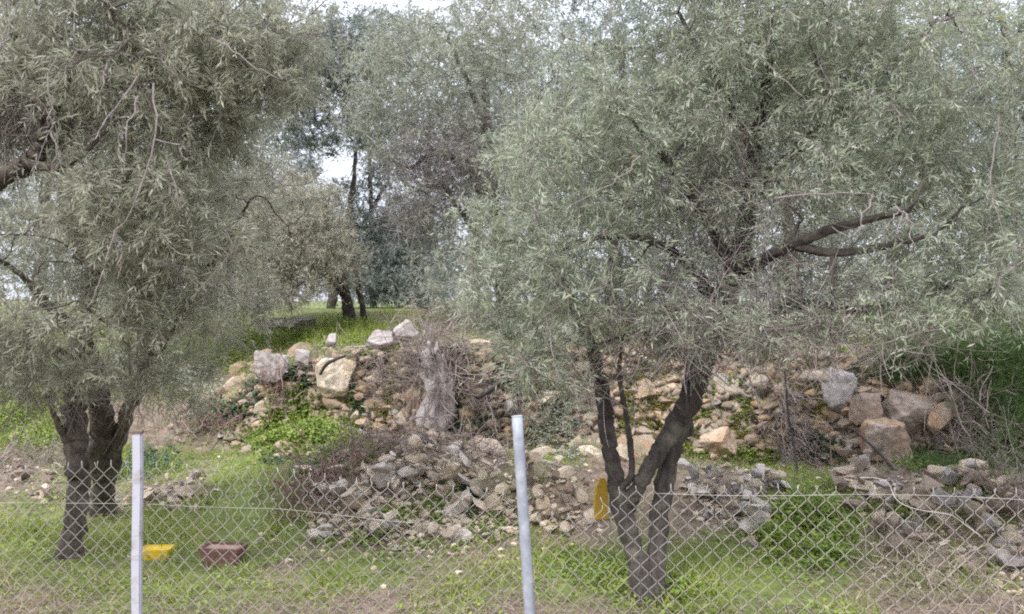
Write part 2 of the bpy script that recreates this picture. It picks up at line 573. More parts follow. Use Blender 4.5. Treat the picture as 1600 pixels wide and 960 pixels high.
def cells(u, w, sd):
    """Worley cells on a plane: id noise of the nearest cell, and how near its edge is"""
    bu, bw = np.floor(u).astype(np.int64), np.floor(w).astype(np.int64)
    f1 = np.full(u.shape, 9.0); f2 = np.full(u.shape, 9.0); cid = np.zeros(u.shape)
    for du in (-1, 0, 1):
        for dw in (-1, 0, 1):
            cu, cw = bu + du, bw + dw
            z0 = np.zeros_like(cu)
            jx, jy, h_ = hash3(cu, cw, z0, sd), hash3(cu, cw, z0, sd + 1), hash3(cu, cw, z0, sd + 2)
            dist = np.maximum(np.abs(u - cu - jx), np.abs(w - cw - jy)) * .5 + np.hypot(u - cu - jx, w - cw - jy) * .5
            near_ = dist < f1
            f2 = np.where(near_, f1, np.minimum(f2, dist))
            cid = np.where(near_, h_, cid)
            f1 = np.where(near_, dist, f1)
    return cid, f2 - f1


wx_, wz_ = GX + .05 * vnoise(q * 1.5, 61) + .02 * vnoise(q * 5, 62), GZ + .05 * vnoise(q * 1.5, 63) + .02 * vnoise(q * 5, 64)
c1, e1 = cells(wx_ * 4.2, wz_ * 6.5, 81)
c2, e2 = cells(wx_ * 9.5, wz_ * 13, 84)
big = c1 > .5
cell = np.where(big, c1 * 2 - 1, c2)
edge = np.where(big, e1 * 1.0, np.minimum(e2 * .6, e1 + .12))
face = np.clip(edge / .16, 0, 1)
GY2 = GY + steep * .13 - steep * (0.13 * blk + .11 * (cell - .4) * face + .07 * face + 0.02 * fbm(q * 5, 43, 3))
nx, ny = GX.shape
idx = np.arange(nx * ny).reshape(nx, ny)
quads = np.stack([idx[:-1, :-1], idx[1:, :-1], idx[1:, 1:], idx[:-1, 1:]], -1).reshape(-1, 4)
green = green_at(GX, GY, GZ)
green = np.maximum(green, np.clip((GV - .6) / 1.2, 0, 1) * (.55 + .35 * fbm(p3(GX, GY), 33, 3)))
ochre = steep * np.clip(0.1 + 0.7 * fbm(p3(GX * 1.7, GZ * 2.2, GY), 51, 3) + .7 * np.exp(-((GX + 2.5) / .55) ** 2) + .7 * np.exp(-((GX + .25) / .4) ** 2), 0, 1)
gme = mesh_np('ground', np.stack([GX, GY2, GZ], -1).reshape(-1, 3), [quads], True,
              {'green': green, 'rock': steep, 'ochre': ochre, 'cell': cell, 'joint': 1 - face})
m, n, l, o = new_mat('earth_and_turf')


def attr(nm):
    a = n.new('ShaderNodeAttribute'); a.attribute_name = nm
    return a.outputs['Fac']


tc_ = n.new('ShaderNodeTexCoord')
P_ = tc_.outputs['Object']
na = noise(n, l, 1.6, 6, 0.6, P_); nb = noise(n, l, 9, 7, 0.7, P_); nc = noise(n, l, 45, 5, 0.7, P_)
soil = ramp(n, [(0.3, (0.1, 0.07, 0.052)), (0.5, (0.19, 0.14, 0.105)), (0.7, (0.28, 0.22, 0.165))]); l.new(nb.outputs['Fac'], soil.inputs['Fac'])
turf = ramp(n, [(0.3, (0.055, 0.085, 0.012)), (0.55, (0.12, 0.16, 0.025)), (0.75, (0.23, 0.26, 0.05))]); l.new(nb.outputs['Fac'], turf.inputs['Fac'])
rock = ramp(n, [(0.3, (0.11, 0.09, 0.07)), (0.5, (0.27, 0.225, 0.185)), (0.72, (0.42, 0.365, 0.305))]); l.new(nb.outputs['Fac'], rock.inputs['Fac'])
och = ramp(n, [(0.3, (0.22, 0.11, 0.055)), (0.7, (0.45, 0.29, 0.17))]); l.new(nb.outputs['Fac'], och.inputs['Fac'])
cellr = ramp(n, [(0.0, (0.2, 0.165, 0.135)), (0.35, (0.36, 0.29, 0.225)), (0.7, (0.46, 0.385, 0.3)), (1.0, (0.56, 0.48, 0.385))]); l.new(attr('cell'), cellr.inputs['Fac'])
rk = mixcol(n, l, 0.65, rock.outputs[0], cellr.outputs[0])
rk = mixcol(n, l, maprange(n, l, attr('ochre'), 0.25, 0.8, 0, .75), rk, och.outputs[0])
rk = mixcol(n, l, maprange(n, l, attr('joint'), 0.35, 0.9, 0, .9), rk, (0.1, 0.07, 0.05))     # packed soil between the stones
gm = n.new('ShaderNodeMath'); gm.operation = 'ADD'; l.new(attr('green'), gm.inputs[0]); l.new(maprange(n, l, na.outputs['Fac'], 0.3, 0.7, -.25, .25), gm.inputs[1])
c_ = mixcol(n, l, maprange(n, l, gm.outputs[0], 0.25, 0.6), soil.outputs[0], turf.outputs[0])
c_ = mixcol(n, l, maprange(n, l, attr('rock'), 0.35, 0.75), c_, rk)
c_ = mixcol(n, l, maprange(n, l, nc.outputs['Fac'], 0.35, 0.65, 0.35, 0.0), c_, (0.08, 0.065, 0.045))
p_ = n.new('ShaderNodeBsdfPrincipled'); p_.inputs['Roughness'].default_value = 0.95
l.new(c_, p_.inputs['Base Color'])
b_ = n.new('ShaderNodeBump'); b_.inputs['Strength'].default_value = 0.5; b_.inputs['Distance'].default_value = 0.025
l.new(nb.outputs['Fac'], b_.inputs['Height']); l.new(b_.outputs[0], p_.inputs['Normal'])
l.new(p_.outputs[0], o.inputs['Surface'])
tag(link('ground', gme, m), 'earth and turf rising over a low bank to a terrace', kind='structure')


# ------------------------------------------------------------------ trees
def catmull(pts, K):
    pts = np.asarray(pts, float)
    n_ = len(pts)
    if n_ == 2:
        t = np.linspace(0, 1, K)[:, None]
        return pts[0] * (1 - t) + pts[1] * t
    e = np.vstack([2 * pts[0] - pts[1], pts, 2 * pts[-1] - pts[-2]])
    t = np.linspace(0, n_ - 1 - 1e-6, K)
    i = t.astype(int); f = (t - i)[:, None]
    a, b, c, d = e[i], e[i + 1], e[i + 2], e[i + 3]
    return 0.5 * (2 * b + (c - a) * f + (2 * a - 5 * b + 4 * c - d) * f ** 2 + (3 * b - a - 3 * c + d) * f ** 3)


def blob_points(blobs, count, R, thr=-0.25, freq=1.6, seed=0, shell=2.0):
    """points spread through the union of ellipsoids, thinned into clumps"""
    vol = np.array([b[3] * b[4] * b[5] * (b[7] if len(b) > 7 else 1) for b in blobs])
    vol = vol / vol.sum()
    res, leafy = [], []
    got = 0
    while got < count:
        k = R.choice(len(blobs), size=count, p=vol)
        u = norm(R.normal(size=(count, 3)))
        r = R.random(count) ** (1 / shell)
        B = np.array([b[:6] for b in blobs])[k]
        r = r * (1 + 0.3 * fbm(u * 2.3 + B[:, :3], seed, 2)) * np.exp(R.normal(size=count) * .16)
        pt = B[:, :3] + u * r[:, None] * B[:, 3:6]
        keep = fbm(pt * freq, seed + 3, 3) > thr + R.normal(size=count) * 0.1
        res.append(pt[keep]); leafy.append(np.array([b[6] for b in blobs])[k][keep])
        got += keep.sum()
    return np.concatenate(res)[:count], np.concatenate(leafy)[:count]


def make_tree(name, label, limbs, blobs, n2, n3, ntw, leaf, leafmat, bark, twigmat, seed, base, pairs=7, twl=(.12, .34),
              detail=True, droop=0.25, sides=16, bare_extra=0, thr=-0.25, group=None, twr=0.0016, freq=1.6, open_dir=None, shoots=()):
    R = np.random.default_rng(seed)
    root = empty(name, base, label, 'tree', group)
    bp = np.asarray(base, float)
    trunk = Bag()
    npos, nrad, ndir = [], [], []
    for L in limbs:
        pts = np.array([q[:3] for q in L]); rad = np.array([q[3] for q in L])
        K = max(10, int(9 * len(L)))
        C = catmull(pts, K)
        rr = np.interp(np.linspace(0, 1, K), np.linspace(0, 1, len(rad)), rad)
        C[1:-1] += (R.normal(size=(K - 2, 3)) * rr[1:-1, None] * 0.1)
        v, f = tubes(C[None], rr[None], sides, 0.42)
        trunk.add(v - bp, f)
        d = norm(np.gradient(C, axis=0))
        st = K // 3 if len(L[0]) < 5 else 0
        npos += list(C[st:]); nrad += list(rr[st:]); ndir += list(d[st:])
    npos = np.array(npos); nrad = np.array(nrad); ndir = np.array(ndir)

    def grow(count, K, rmin, rmax, shell, thick_bag, sd):
        nonlocal npos, nrad, ndir
        T, _ = blob_points(blobs, count, R, thr, freq, sd, shell)
        d0 = np.array([np.min(((npos - t) ** 2).sum(1)) for t in T])
        T = T[np.argsort(d0)]
        cp = np.zeros((len(npos) + count * K, 3)); cp[:len(npos)] = npos
        cr_ = np.zeros(len(cp)); cr_[:len(npos)] = nrad
        cd = np.zeros_like(cp); cd[:len(npos)] = ndir
        m_ = len(npos)
        PP, RR = [], []
        for t in T:
            dd = ((cp[:m_] - t) ** 2).sum(1)
            k = int(np.argmin(dd)); D = math.sqrt(dd[k])
            if D < 0.04:
                continue
            p0 = cp[k]
            p1 = p0 + (cd[k] * 0.3 + R.normal(size=3) * 0.16 + np.array([0, 0, 0.12])) * D + (t - p0) * 0.3
            s = np.linspace(0, 1, K)[:, None]
            C = (1 - s) ** 2 * p0 + 2 * s * (1 - s) * p1 + s ** 2 * t
            C[1:-1] += R.normal(size=(K - 2, 3)) * D * 0.035
            r0 = min(cr_[k] * 0.72, rmin + rmax * min(D, 1.0)); r0 = max(r0, rmin)
            rr = np.linspace(r0, rmin * 0.7, K)
            PP.append(C); RR.append(rr)
            cp[m_:m_ + K - 1] = C[1:]; cr_[m_:m_ + K - 1] = rr[1:]; cd[m_:m_ + K - 1] = norm(np.gradient(C, axis=0))[1:]
            m_ += K - 1
        npos, nrad, ndir = cp[:m_], cr_[:m_], cd[:m_]
        if PP:
            return np.array(PP), np.array(RR)
        return None, None

    p2, r2 = grow(n2, 8, 0.005, 0.022, 2.2, trunk, seed * 7 + 1)
    if p2 is not None:
        v, f = tubes(p2, r2, 6, 0.2); trunk.add(v - bp, f)
    tw = Bag()
    p3_, r3 = grow(n3, 6, 0.0028, 0.006, 2.6, tw, seed * 7 + 2)
    if p3_ is not None:
        v, f = tubes(p3_, r3, 4 if sides > 8 else 3, cap=False); tw.add(v - bp, f)
    link('trunk', trunk.mesh('trunk', True), bark, root)
    # leafy shoots
    from mathutils.kdtree import KDTree
    kd = KDTree(len(npos))
    for i, q_ in enumerate(npos):
        kd.insert(q_, i)
    kd.balance()
    T, leafy = blob_points(blobs, ntw, R, thr, freq, seed * 7 + 2, 2.6)
    near = np.array([kd.find(t)[1] for t in T])
    B0 = npos[near]
    dv = T - B0
    D = np.linalg.norm(dv, axis=1)
    far_ = D > twl[1]
    B0 = np.where(far_[:, None], T - norm(dv) * twl[1] * 0.9, B0)
    # far ones still start on wood: shift to hang from the nearest node
    direc = norm(norm(dv) + R.normal(size=T.shape) * 0.35 + np.array([0, 0, 0.15]))
    if open_dir is not None:
        direc = norm(direc + np.asarray(open_dir))
    Lw = np.clip(D, twl[0], twl[1]) * R.uniform(0.8, 1.2, len(T))
    K = 4
    s = np.linspace(0, 1, K)[None, :, None]
    dr = (R.random(len(T)) ** 1.5 * droop * 2)[:, None, None]
    C = B0[:, None] + direc[:, None] * Lw[:, None, None] * s + np.array([0, 0, -1.0]) * dr * Lw[:, None, None] * s ** 2
    C[:, 1:] += R.normal(size=(len(T), K - 1, 3)) * Lw[:, None, None] * 0.04
    rr = np.broadcast_to(np.linspace(twr * 1.4, twr * 0.6, K)[None], (len(T), K))
    sk = 2 if sides > 8 else 4
    v, f = tubes(C[::sk][:, [0, 1, 3] if sides > 8 else [0, 3]], rr[::sk][:, [0, 1, 3] if sides > 8 else [0, 3]], 3, cap=False)
    tw.add(v - bp, f)
    if bare_extra:
        T2, _ = blob_points([b for b in blobs if b[6] < 0.75] or blobs, bare_extra, R, -0.6, 1.2, seed * 7 + 5, 3)
        near2 = np.array([kd.find(t)[1] for t in T2])
        d2 = norm(R.normal(size=T2.shape) + np.array([0, 0, -0.35]))
        L2 = R.uniform(0.12, 0.4, len(T2))
        s5 = np.linspace(0, 1, 5)[None, :, None]
        bend = norm(R.normal(size=T2.shape))
        C2 = npos[near2][:, None] * 0.35 + T2[:, None] * 0.65 + (d2[:, None] * s5 + bend[:, None] * 0.3 * s5 ** 2) * L2[:, None, None]
        v, f = tubes(C2, np.broadcast_to(np.linspace(twr * 1.5, twr * 0.7, 5)[None], (len(T2), 5)), 3, cap=False)
        tw.add(v - bp, f)
    for sh in shoots:
        P_s = catmull([at(a_, b_, d_) for a_, b_, d_ in sh], 10)
        P_s[1:] += R.normal(size=(9, 3)) * .006
        v, f = tubes(P_s[None], np.linspace(.0042, .0018, 10)[None], 5)
        tw.add(v - bp, f)
    tag(link('twigs', tw.mesh('twigs'), twigmat, root), kind='stuff')
    has = R.random(len(T)) < leafy
    C = C[has]
    nT = len(C)
    ll, lw = leaf
    bases, dirs, norms_, vals, lens = [], [], [], [], []
    tv = R.random(nT)
    tan = norm(C[:, -1] - C[:, 0])
    rv = norm(np.cross(tan, norm(R.normal(size=tan.shape))))
    for k in range(pairs):
        t = 0.18 + 0.82 * k / max(pairs - 1, 1)
        x = t * (K - 1); i0 = min(int(x), K - 2); fr = x - i0
        pos = C[:, i0] * (1 - fr) + C[:, i0 + 1] * fr
        tg = norm(C[:, i0 + 1] - C[:, i0])
        a = R.normal(size=nT) * 0.5 + (k % 2) * PI / 2
        pr = norm(rv * np.cos(a)[:, None] + np.cross(tan, rv) * np.sin(a)[:, None])
        for sg in (-1, 1):
            ok = R.random(nT) < (0.86 if k < pairs - 1 else 1)
            spread = R.uniform(0.5, 1.25, nT) * (0.55 if k == pairs - 1 else 1)
            dd = norm(tg + pr * (sg * spread)[:, None] + np.array([0, 0, -0.12]) + R.normal(size=tg.shape) * 0.16)
            nn = norm(np.cross(np.cross(tg, pr), dd) * 0 + tg * 0.9 + np.array([0, 0, 0.5]) + R.normal(size=tg.shape) * 0.55)
            bases.append(pos[ok]); dirs.append(dd[ok]); norms_.append(nn[ok])
            vals.append(np.clip(0.5 * tv[ok] + 0.5 * R.random(ok.sum()), 0, 1))
            lens.append(ll * R.uniform(0.65, 1.25, ok.sum()) * (1 - 0.25 * t))
    bases = np.concatenate(bases) - bp; dirs = np.concatenate(dirs); norms_ = np.concatenate(norms_)
    vals = np.concatenate(vals); lens = np.concatenate(lens)
    v, f, per = leaves(bases, dirs, norms_, lens, lens * lw * R.uniform(.8, 1.2, len(lens)), detail if sides > 8 else None, R.normal(size=len(lens)) * 0.08)
    me = mesh_np('crown', v, f, False, {'v': np.repeat(vals, per)})
    link('crown', me, leafmat, root)
    return root


def blob(px, py, d, rpx, rpy, rd, leafy=1.0, wt=1.0):
    c = at(px, py, d)
    return (c[0], c[1], c[2], rpx * d / F, rd, rpy * d / F, leafy, wt)


def limb(*pts):
    """px, py, depth, diameter in px"""
    return [(*at(a, b, d), w * d / F / 2) for a, b, d, w in pts]


# the olive on the right, just inside the fence
gA = at(1012, 955, 4.46)
gA[2] = float(height(gA[0], gA[1])) - 0.04
limbsA = [
    limb((1014, 1010, 4.42, 44), (1000, 890, 4.58, 32), (971, 800, 4.75, 30), (951, 700, 4.8, 27), (944, 640, 4.85, 25), (930, 560, 4.9, 22), (905, 500, 4.85, 16), (880, 440, 4.75, 9)),
    limb((1022, 1010, 4.46, 42), (1024, 890, 4.62, 31), (1034, 780, 4.8, 29), (1056, 690, 4.82, 31), (1084, 600, 4.85, 37), (1112, 530, 4.9, 35), (1140, 450, 4.9, 32), (1168, 340, 4.95, 26), (1180, 230, 5.0, 24), (1200, 120, 5.0, 16), (1215, 0, 4.9, 9)),
    limb((974, 802, 4.76, 26), (1008, 742, 4.75, 27), (1046, 682, 4.78, 30), (1078, 610, 4.84, 30)),
    limb((1118, 520, 4.9, 30), (1140, 440, 4.8, 26), (1185, 410, 4.6, 23), (1245, 380, 4.4, 20), (1330, 350, 4.2, 13), (1420, 330, 4.1, 8)),
    limb((1130, 500, 4.9, 26), (1190, 488, 4.9, 20), (1260, 478, 4.8, 17), (1330, 484, 4.7, 15), (1400, 478, 4.6, 11), (1500, 440, 4.4, 7)),
    limb((1245, 385, 4.4, 14), (1300, 396, 4.3, 14), (1380, 385, 4.2, 11), (1460, 368, 4.1, 7)),
    limb((1150, 430, 4.9, 20), (1100, 340, 4.7, 15), (1040, 250, 4.5, 11), (980, 180, 4.4, 7)),
    limb((1125, 480, 4.9, 22), (1060, 400, 4.6, 15), (985, 370, 4.4, 11), (900, 380, 4.3, 8), (830, 420, 4.3, 5)),
    limb((1172, 300, 5.0, 20), (1260, 220, 4.9, 15), (1350, 140, 4.7, 11), (1440, 60, 4.5, 7)),
    limb((1178, 240, 5.0, 16), (1120, 130, 5.0, 11), (1060, 20, 4.9, 7)),
    limb((1090, 590, 4.85, 14), (1050, 540, 4.7, 9), (1000, 520, 4.5, 7), (930, 540, 4.4, 4)),
    limb((960, 770, 4.77, 14), (986, 738, 4.75, 11), (980, 660, 4.73, 9), (968, 590, 4.7, 8), (972, 530, 4.68, 5)),
]
blobsA = [
    blob(900, 300, 4.6, 170, 170, 0.8), blob(820, 430, 4.5, 110, 110, 0.55), blob(860, 545, 4.5, 100, 55, 0.4, .9),
    blob(1000, 150, 4.7, 190, 150, 0.8), blob(1200, 60, 4.8, 220, 140, 0.9), blob(1420, 120, 4.5, 210, 180, 0.8),
    blob(1540, 300, 4.3, 150, 170, 0.6), blob(1490, 430, 4.2, 160, 90, 0.5), blob(1330, 270, 4.4, 160, 110, 0.6, .85),
    blob(1050, 460, 4.7, 150, 80, 0.6, .6), blob(1120, 300, 4.9, 150, 110, 0.7, .55), blob(1290, 430, 4.6, 150, 60, 0.5, .6),
    blob(1180, 500, 4.7, 120, 40, 0.4, .5), blob(1200, -120, 5.0, 420, 120, 1.0), blob(1700, 200, 4.6, 130, 260, 0.8), blob(985, 545, 4.6, 60, 60, .3, .8), blob(1000, 500, 4.4, 110, 60, .4, .7), blob(1110, 515, 4.4, 90, 45, .35, .5), blob(1230, 490, 4.3, 120, 45, .35, .6), blob(1400, 490, 4.2, 130, 45, .4, .75),
    blob(1550, 480, 4.1, 100, 60, .4, .9), blob(870, 580, 4.4, 70, 40, .3, .85), blob(940, 590, 4.4, 50, 40, .3, .6), blob(900, 440, 4.2, 120, 80, .4, .8), blob(1040, 550, 4.5, 90, 50, .35, .5), blob(830, 590, 4.35, 70, 45, .3, .9), blob(910, 610, 4.4, 60, 40, .3, .8), blob(1180, 545, 4.4, 100, 40, .35, .5), blob(1380, 530, 4.2, 120, 45, .4, .6), blob(1290, 520, 4.4, 120, 40, .4, .35),
    blob(1250, 180, 6.0, 260, 220, 0.7, .9), blob(760, 500, 4.6, 60, 60, .35, .8),
]
make_tree('olive_tree', 'grey-green olive tree with forked dark trunk standing just behind the fence by the ochre board', limbsA, blobsA, 130, 1200, 21500, (0.054, 0.17),
          M['olive_near'], M['bark'], M['twig'], 11, gA, pairs=6, detail=False, bare_extra=2600, droop=0.35, thr=-0.2, open_dir=(-0.1, -0.15, 0.1),
          shoots=[[(1105, 500, 4.5), (1150, 548, 4.4), (1176, 605, 4.35), (1195, 672, 4.3)], [(1075, 540, 4.5), (1098, 590, 4.4), (1130, 665, 4.35)], [(1150, 540, 4.5), (1122, 575, 4.4), (1107, 608, 4.4)],
                  [(1172, 590, 4.36), (1188, 640, 4.33), (1186, 655, 4.33)], [(1210, 310, 3.9), (1330, 303, 3.8), (1372, 310, 3.75)], [(1360, 312, 3.8), (1345, 345, 3.75), (1330, 372, 3.75), (1300, 352, 3.8)],
                  [(1400, 322, 3.8), (1420, 345, 3.7), (1440, 352, 3.7), (1438, 368, 3.7)], [(1412, 330, 3.8), (1402, 358, 3.7), (1408, 385, 3.7)], [(1418, 335, 3.8), (1424, 370, 3.7), (1430, 398, 3.7)], [(1405, 328, 3.8), (1390, 345, 3.7), (1388, 380, 3.7)],
                  [(1000, 245, 4.0), (960, 285, 3.95), (890, 320, 3.9)], [(1160, 455, 4.5), (1140, 420, 4.5), (1105, 475, 4.4)], [(985, 500, 4.5), (984, 570, 4.4), (990, 605, 4.4)], [(1560, 180, 3.9), (1548, 280, 3.85), (1560, 350, 3.8)],
                  [(1500, 90, 4.0), (1540, 140, 3.9), (1552, 160, 3.9)], [(1200, 100, 4.2), (1240, 140, 4.1), (1265, 165, 4.1)], [(850, 480, 4.1), (862, 540, 4.0), (870, 590, 4.0)], [(940, 60, 4.2), (955, 15, 4.2), (950, -20, 4.2)]])

# the olive on the left
gB = ground_at(112, 868)
gB[2] -= 0.04
dB = gB[1]
limbsB = [
    limb((105, 885, dB, 46), (112, 840, dB, 32), (122, 760, dB, 30), (120, 690, dB, 34), (118, 630, dB, 36), (125, 560, dB, 30), (140, 470, dB - .3, 22), (170, 360, dB - .6, 16), (210, 240, dB - .9, 11)),
    limb((160, 800, dB + 1.0, 40), (158, 760, dB + .8, 32), (158, 700, dB + .5, 34), (156, 640, dB + .3, 36), (148, 580, dB + .2, 30), (120, 520, dB, 22), (70, 470, dB - .2, 12), (20, 420, dB - .3, 8), (-60, 380, dB - .5, 5)),
    limb((166, 770, dB + .85, 26), (176, 720, dB + .6, 24), (194, 660, dB + .4, 24), (215, 600, dB + .2, 20), (260, 520, dB, 18), (320, 430, dB - .3, 12), (380, 330, dB - .5, 8)),
    limb((125, 560, dB, 22), (70, 545, dB - .1, 20), (20, 530, dB - .1, 18), (-60, 500, dB - .2, 14)),
    limb((110, 700, dB, 14), (90, 660, dB - .1, 10), (75, 620, dB - .2, 6)),
    limb((150, 430, dB - .4, 16), (230, 330, dB - .5, 11), (330, 200, dB - .6, 8), (420, 120, dB - .6, 5)),
    limb((-190, 360, dB - .9, 46), (-60, 310, dB - 1., 40), (0, 278, dB - 1., 34), (48, 252, dB - 1., 30), (66, 225, dB - 1., 22), (64, 170, dB - 1., 16), (35, 100, dB - 1., 13), (10, 20, dB - 1.1, 9)),
    limb((44, 255, dB - 1., 22), (85, 262, dB - 1.05, 14), (130, 240, dB - 1.1, 9), (190, 180, dB - 1.2, 6)),
    limb((66, 220, dB - 1., 12), (110, 120, dB - 1.1, 9), (140, 40, dB - 1.1, 6)),
    limb((-400, 870, dB + .2, 60), (-360, 700, dB, 56), (-290, 520, dB - .4, 52), (-190, 360, dB - .9, 46)),
]
blobsB = [
    blob(330, 130, dB - .9, 190, 150, 0.7), blob(400, 240, dB - .7, 100, 100, .6), blob(180, 60, dB - 1.2, 190, 140, .7, .9),
    blob(60, 160, dB - .6, 120, 110, .6, .7), blob(250, 330, dB - .9, 170, 120, .7), blob(120, 420, dB - .8, 170, 120, .6),
    blob(330, 480, dB - .5, 100, 90, .5), blob(230, 560, dB - .5, 120, 70, .45), blob(60, 560, dB - .5, 110, 70, .45, .9),
    blob(150, -110, dB - .8, 420, 110, .9), blob(-120, 300, dB - .6, 150, 330, .8), blob(280, 620, dB - .3, 60, 30, .3, .9),
    blob(200, 250, dB, 260, 230, .6, .8), blob(140, 610, dB - .2, 130, 30, .3, .7), blob(60, 490, dB - .9, 110, 60, .35, .95), blob(190, 480, dB - .9, 110, 60, .35, .9), blob(110, 570, dB - .8, 120, 40, .3, .9), blob(240, 590, dB - .7, 90, 40, .3, .95), blob(450, 90, dB - .7, 90, 110, .5),
]
make_tree('olive_tree', 'olive tree with twin trunk on the turf left of the white post', limbsB, blobsB, 110, 1100, 16500, (0.059, 0.158),
          M['olive_left'], M['bark_left'], M['twig'], 23, gB, pairs=6, detail=False, bare_extra=2000, droop=0.35, thr=-0.04, twl=(.12, .42),
          shoots=[[(215, 120, dB - 1.9), (165, 190, dB - 1.95), (147, 225, dB - 2.)], [(240, 130, dB - 1.9), (242, 210, dB - 1.95), (215, 310, dB - 2.), (178, 360, dB - 2.)], [(180, 360, dB - 2.), (160, 425, dB - 2.), (138, 480, dB - 2.)],
                  [(180, 365, dB - 2.), (188, 400, dB - 2.), (182, 435, dB - 2.)], [(90, 85, dB - 1.9), (76, 120, dB - 1.9), (78, 190, dB - 1.9), (60, 205, dB - 1.9)], [(150, 70, dB - 1.9), (115, 85, dB - 1.9), (110, 108, dB - 1.9)],
                  [(168, 100, dB - 1.9), (160, 135, dB - 1.9), (145, 165, dB - 1.9)], [(216, 150, dB - 1.9), (200, 200, dB - 1.95), (194, 265, dB - 1.95)], [(240, 220, dB - 1.9), (275, 225, dB - 1.9), (290, 250, dB - 1.9)],
                  [(262, 250, dB - 1.8), (275, 300, dB - 1.8), (270, 320, dB - 1.8)], [(0, 80, dB - 1.8), (14, 50, dB - 1.8), (8, 20, dB - 1.8)], [(330, 60, dB - 1.8), (380, 90, dB - 1.8), (440, 130, dB - 1.8)]])


def back_tree(label, px, base_py, d, trunkw, top, blobs, ntw, leafmat, seed, lean=0, n2=45, n3=420, leaf=(.062, .2), extra=None, pairs=5, bare=0, thr=-0.25, freq=1.2, group=None):
    g = at(px, base_py, d)
    g[2] = float(height(g[0], g[1])) - 0.05
    by = HORIZON + F * (EYE - g[2]) / d
    L = [limb((px, by, d, trunkw * 1.2), (px + lean * .3, by - (by - top) * .3, d, trunkw * .9), (px + lean, by - (by - top) * .65, d + .1, trunkw * .7), (px + lean * 1.3, top, d + .1, trunkw * .35))]
    for e in (extra or []):
        L.append(limb(*e))
    B = [blob(*b) for b in blobs]
    return make_tree('olive_tree', label, L, B, n2, n3, ntw, leaf, leafmat, M['bark'], M['twig_far'], seed, g, pairs=pairs, twl=(.15, .42), detail=False,
                     droop=.3, sides=8, bare_extra=bare, thr=thr, freq=freq, twr=.0026, group=group)



back_tree('brownish olive tree on the terrace above the flat grey rocks', 548, 497, 12.5, 20, 320,
          [(465, 360, 12, 95, 80, 1.2, 1), (440, 430, 11.6, 110, 55, .8, .9), (520, 395, 11.8, 58, 45, .7, 1), (380, 340, 12.4, 120, 120, 1.2, .9), (420, 470, 11.4, 80, 28, .6, .8), (500, 305, 12, 45, 30, .6, .9)],
          14000, M['olive_brown'], 31, -30, thr=-.5,
          extra=[((545, 470, 12.5, 14), (500, 420, 12.2, 10), (450, 370, 12, 7), (400, 320, 12, 5)), ((570, 500, 12.6, 10), (560, 450, 12.5, 10), (552, 400, 12.5, 7))], bare=900)
back_tree('large twiggy olive tree rising in the middle of the terrace', 790, 505, 11.5, 30, 130,
          [(680, 110, 11.3, 130, 110, 1.4, .95), (615, 200, 11.2, 75, 95, .9, .9), (710, 250, 11, 110, 80, 1., .55), (780, 50, 11.6, 130, 100, 1.3, .95), (660, 330, 10.8, 65, 55, .7, .6),
           (720, 400, 10.6, 95, 80, .8, .75), (790, 200, 11.4, 110, 110, 1.2, .85), (700, 455, 10.2, 75, 40, .6, .8), (590, 110, 11.2, 55, 70, .8, .95), (565, 185, 11.2, 40, 50, .6, .9), (800, 330, 10.8, 80, 120, .8, .8)],
          13000, M['olive_far'], 37, -25, n2=70, n3=700, thr=-.5,
          extra=[((772, 330, 11.5, 16), (720, 260, 11.2, 11), (680, 240, 11, 9), (640, 265, 10.9, 6)), ((770, 250, 11.5, 14), (740, 150, 11.4, 10), (700, 60, 11.3, 6)),
                 ((776, 400, 11.5, 14), (720, 330, 11, 10), (690, 290, 10.8, 8), (650, 300, 10.7, 4))], bare=3000)
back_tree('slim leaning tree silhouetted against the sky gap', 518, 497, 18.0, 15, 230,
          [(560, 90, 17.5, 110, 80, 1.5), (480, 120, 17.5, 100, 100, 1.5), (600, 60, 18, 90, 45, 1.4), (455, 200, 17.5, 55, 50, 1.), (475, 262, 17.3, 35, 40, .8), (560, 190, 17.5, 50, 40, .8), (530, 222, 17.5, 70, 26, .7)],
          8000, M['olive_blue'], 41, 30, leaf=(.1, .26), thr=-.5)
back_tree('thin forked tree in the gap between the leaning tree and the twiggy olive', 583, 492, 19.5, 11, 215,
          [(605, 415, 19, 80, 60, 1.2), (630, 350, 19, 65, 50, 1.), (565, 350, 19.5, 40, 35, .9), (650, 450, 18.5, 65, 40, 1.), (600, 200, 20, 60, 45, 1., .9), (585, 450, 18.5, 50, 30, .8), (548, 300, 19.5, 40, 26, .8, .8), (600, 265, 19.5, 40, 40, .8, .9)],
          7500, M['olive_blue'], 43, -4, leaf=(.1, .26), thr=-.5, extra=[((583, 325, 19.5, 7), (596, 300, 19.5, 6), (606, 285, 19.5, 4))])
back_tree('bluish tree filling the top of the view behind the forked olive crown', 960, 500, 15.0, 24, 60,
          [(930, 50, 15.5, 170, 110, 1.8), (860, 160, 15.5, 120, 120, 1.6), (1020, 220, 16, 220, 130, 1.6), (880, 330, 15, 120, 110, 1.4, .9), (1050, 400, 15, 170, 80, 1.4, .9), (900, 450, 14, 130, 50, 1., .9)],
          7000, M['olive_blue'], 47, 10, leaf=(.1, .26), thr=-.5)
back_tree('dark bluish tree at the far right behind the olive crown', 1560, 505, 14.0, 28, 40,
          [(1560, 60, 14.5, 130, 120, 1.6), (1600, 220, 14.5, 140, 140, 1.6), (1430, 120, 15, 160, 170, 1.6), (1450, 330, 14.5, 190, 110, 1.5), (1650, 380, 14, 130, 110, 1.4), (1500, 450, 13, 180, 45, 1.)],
          7000, M['olive_blue'], 53, 10, leaf=(.1, .26), thr=-.5)
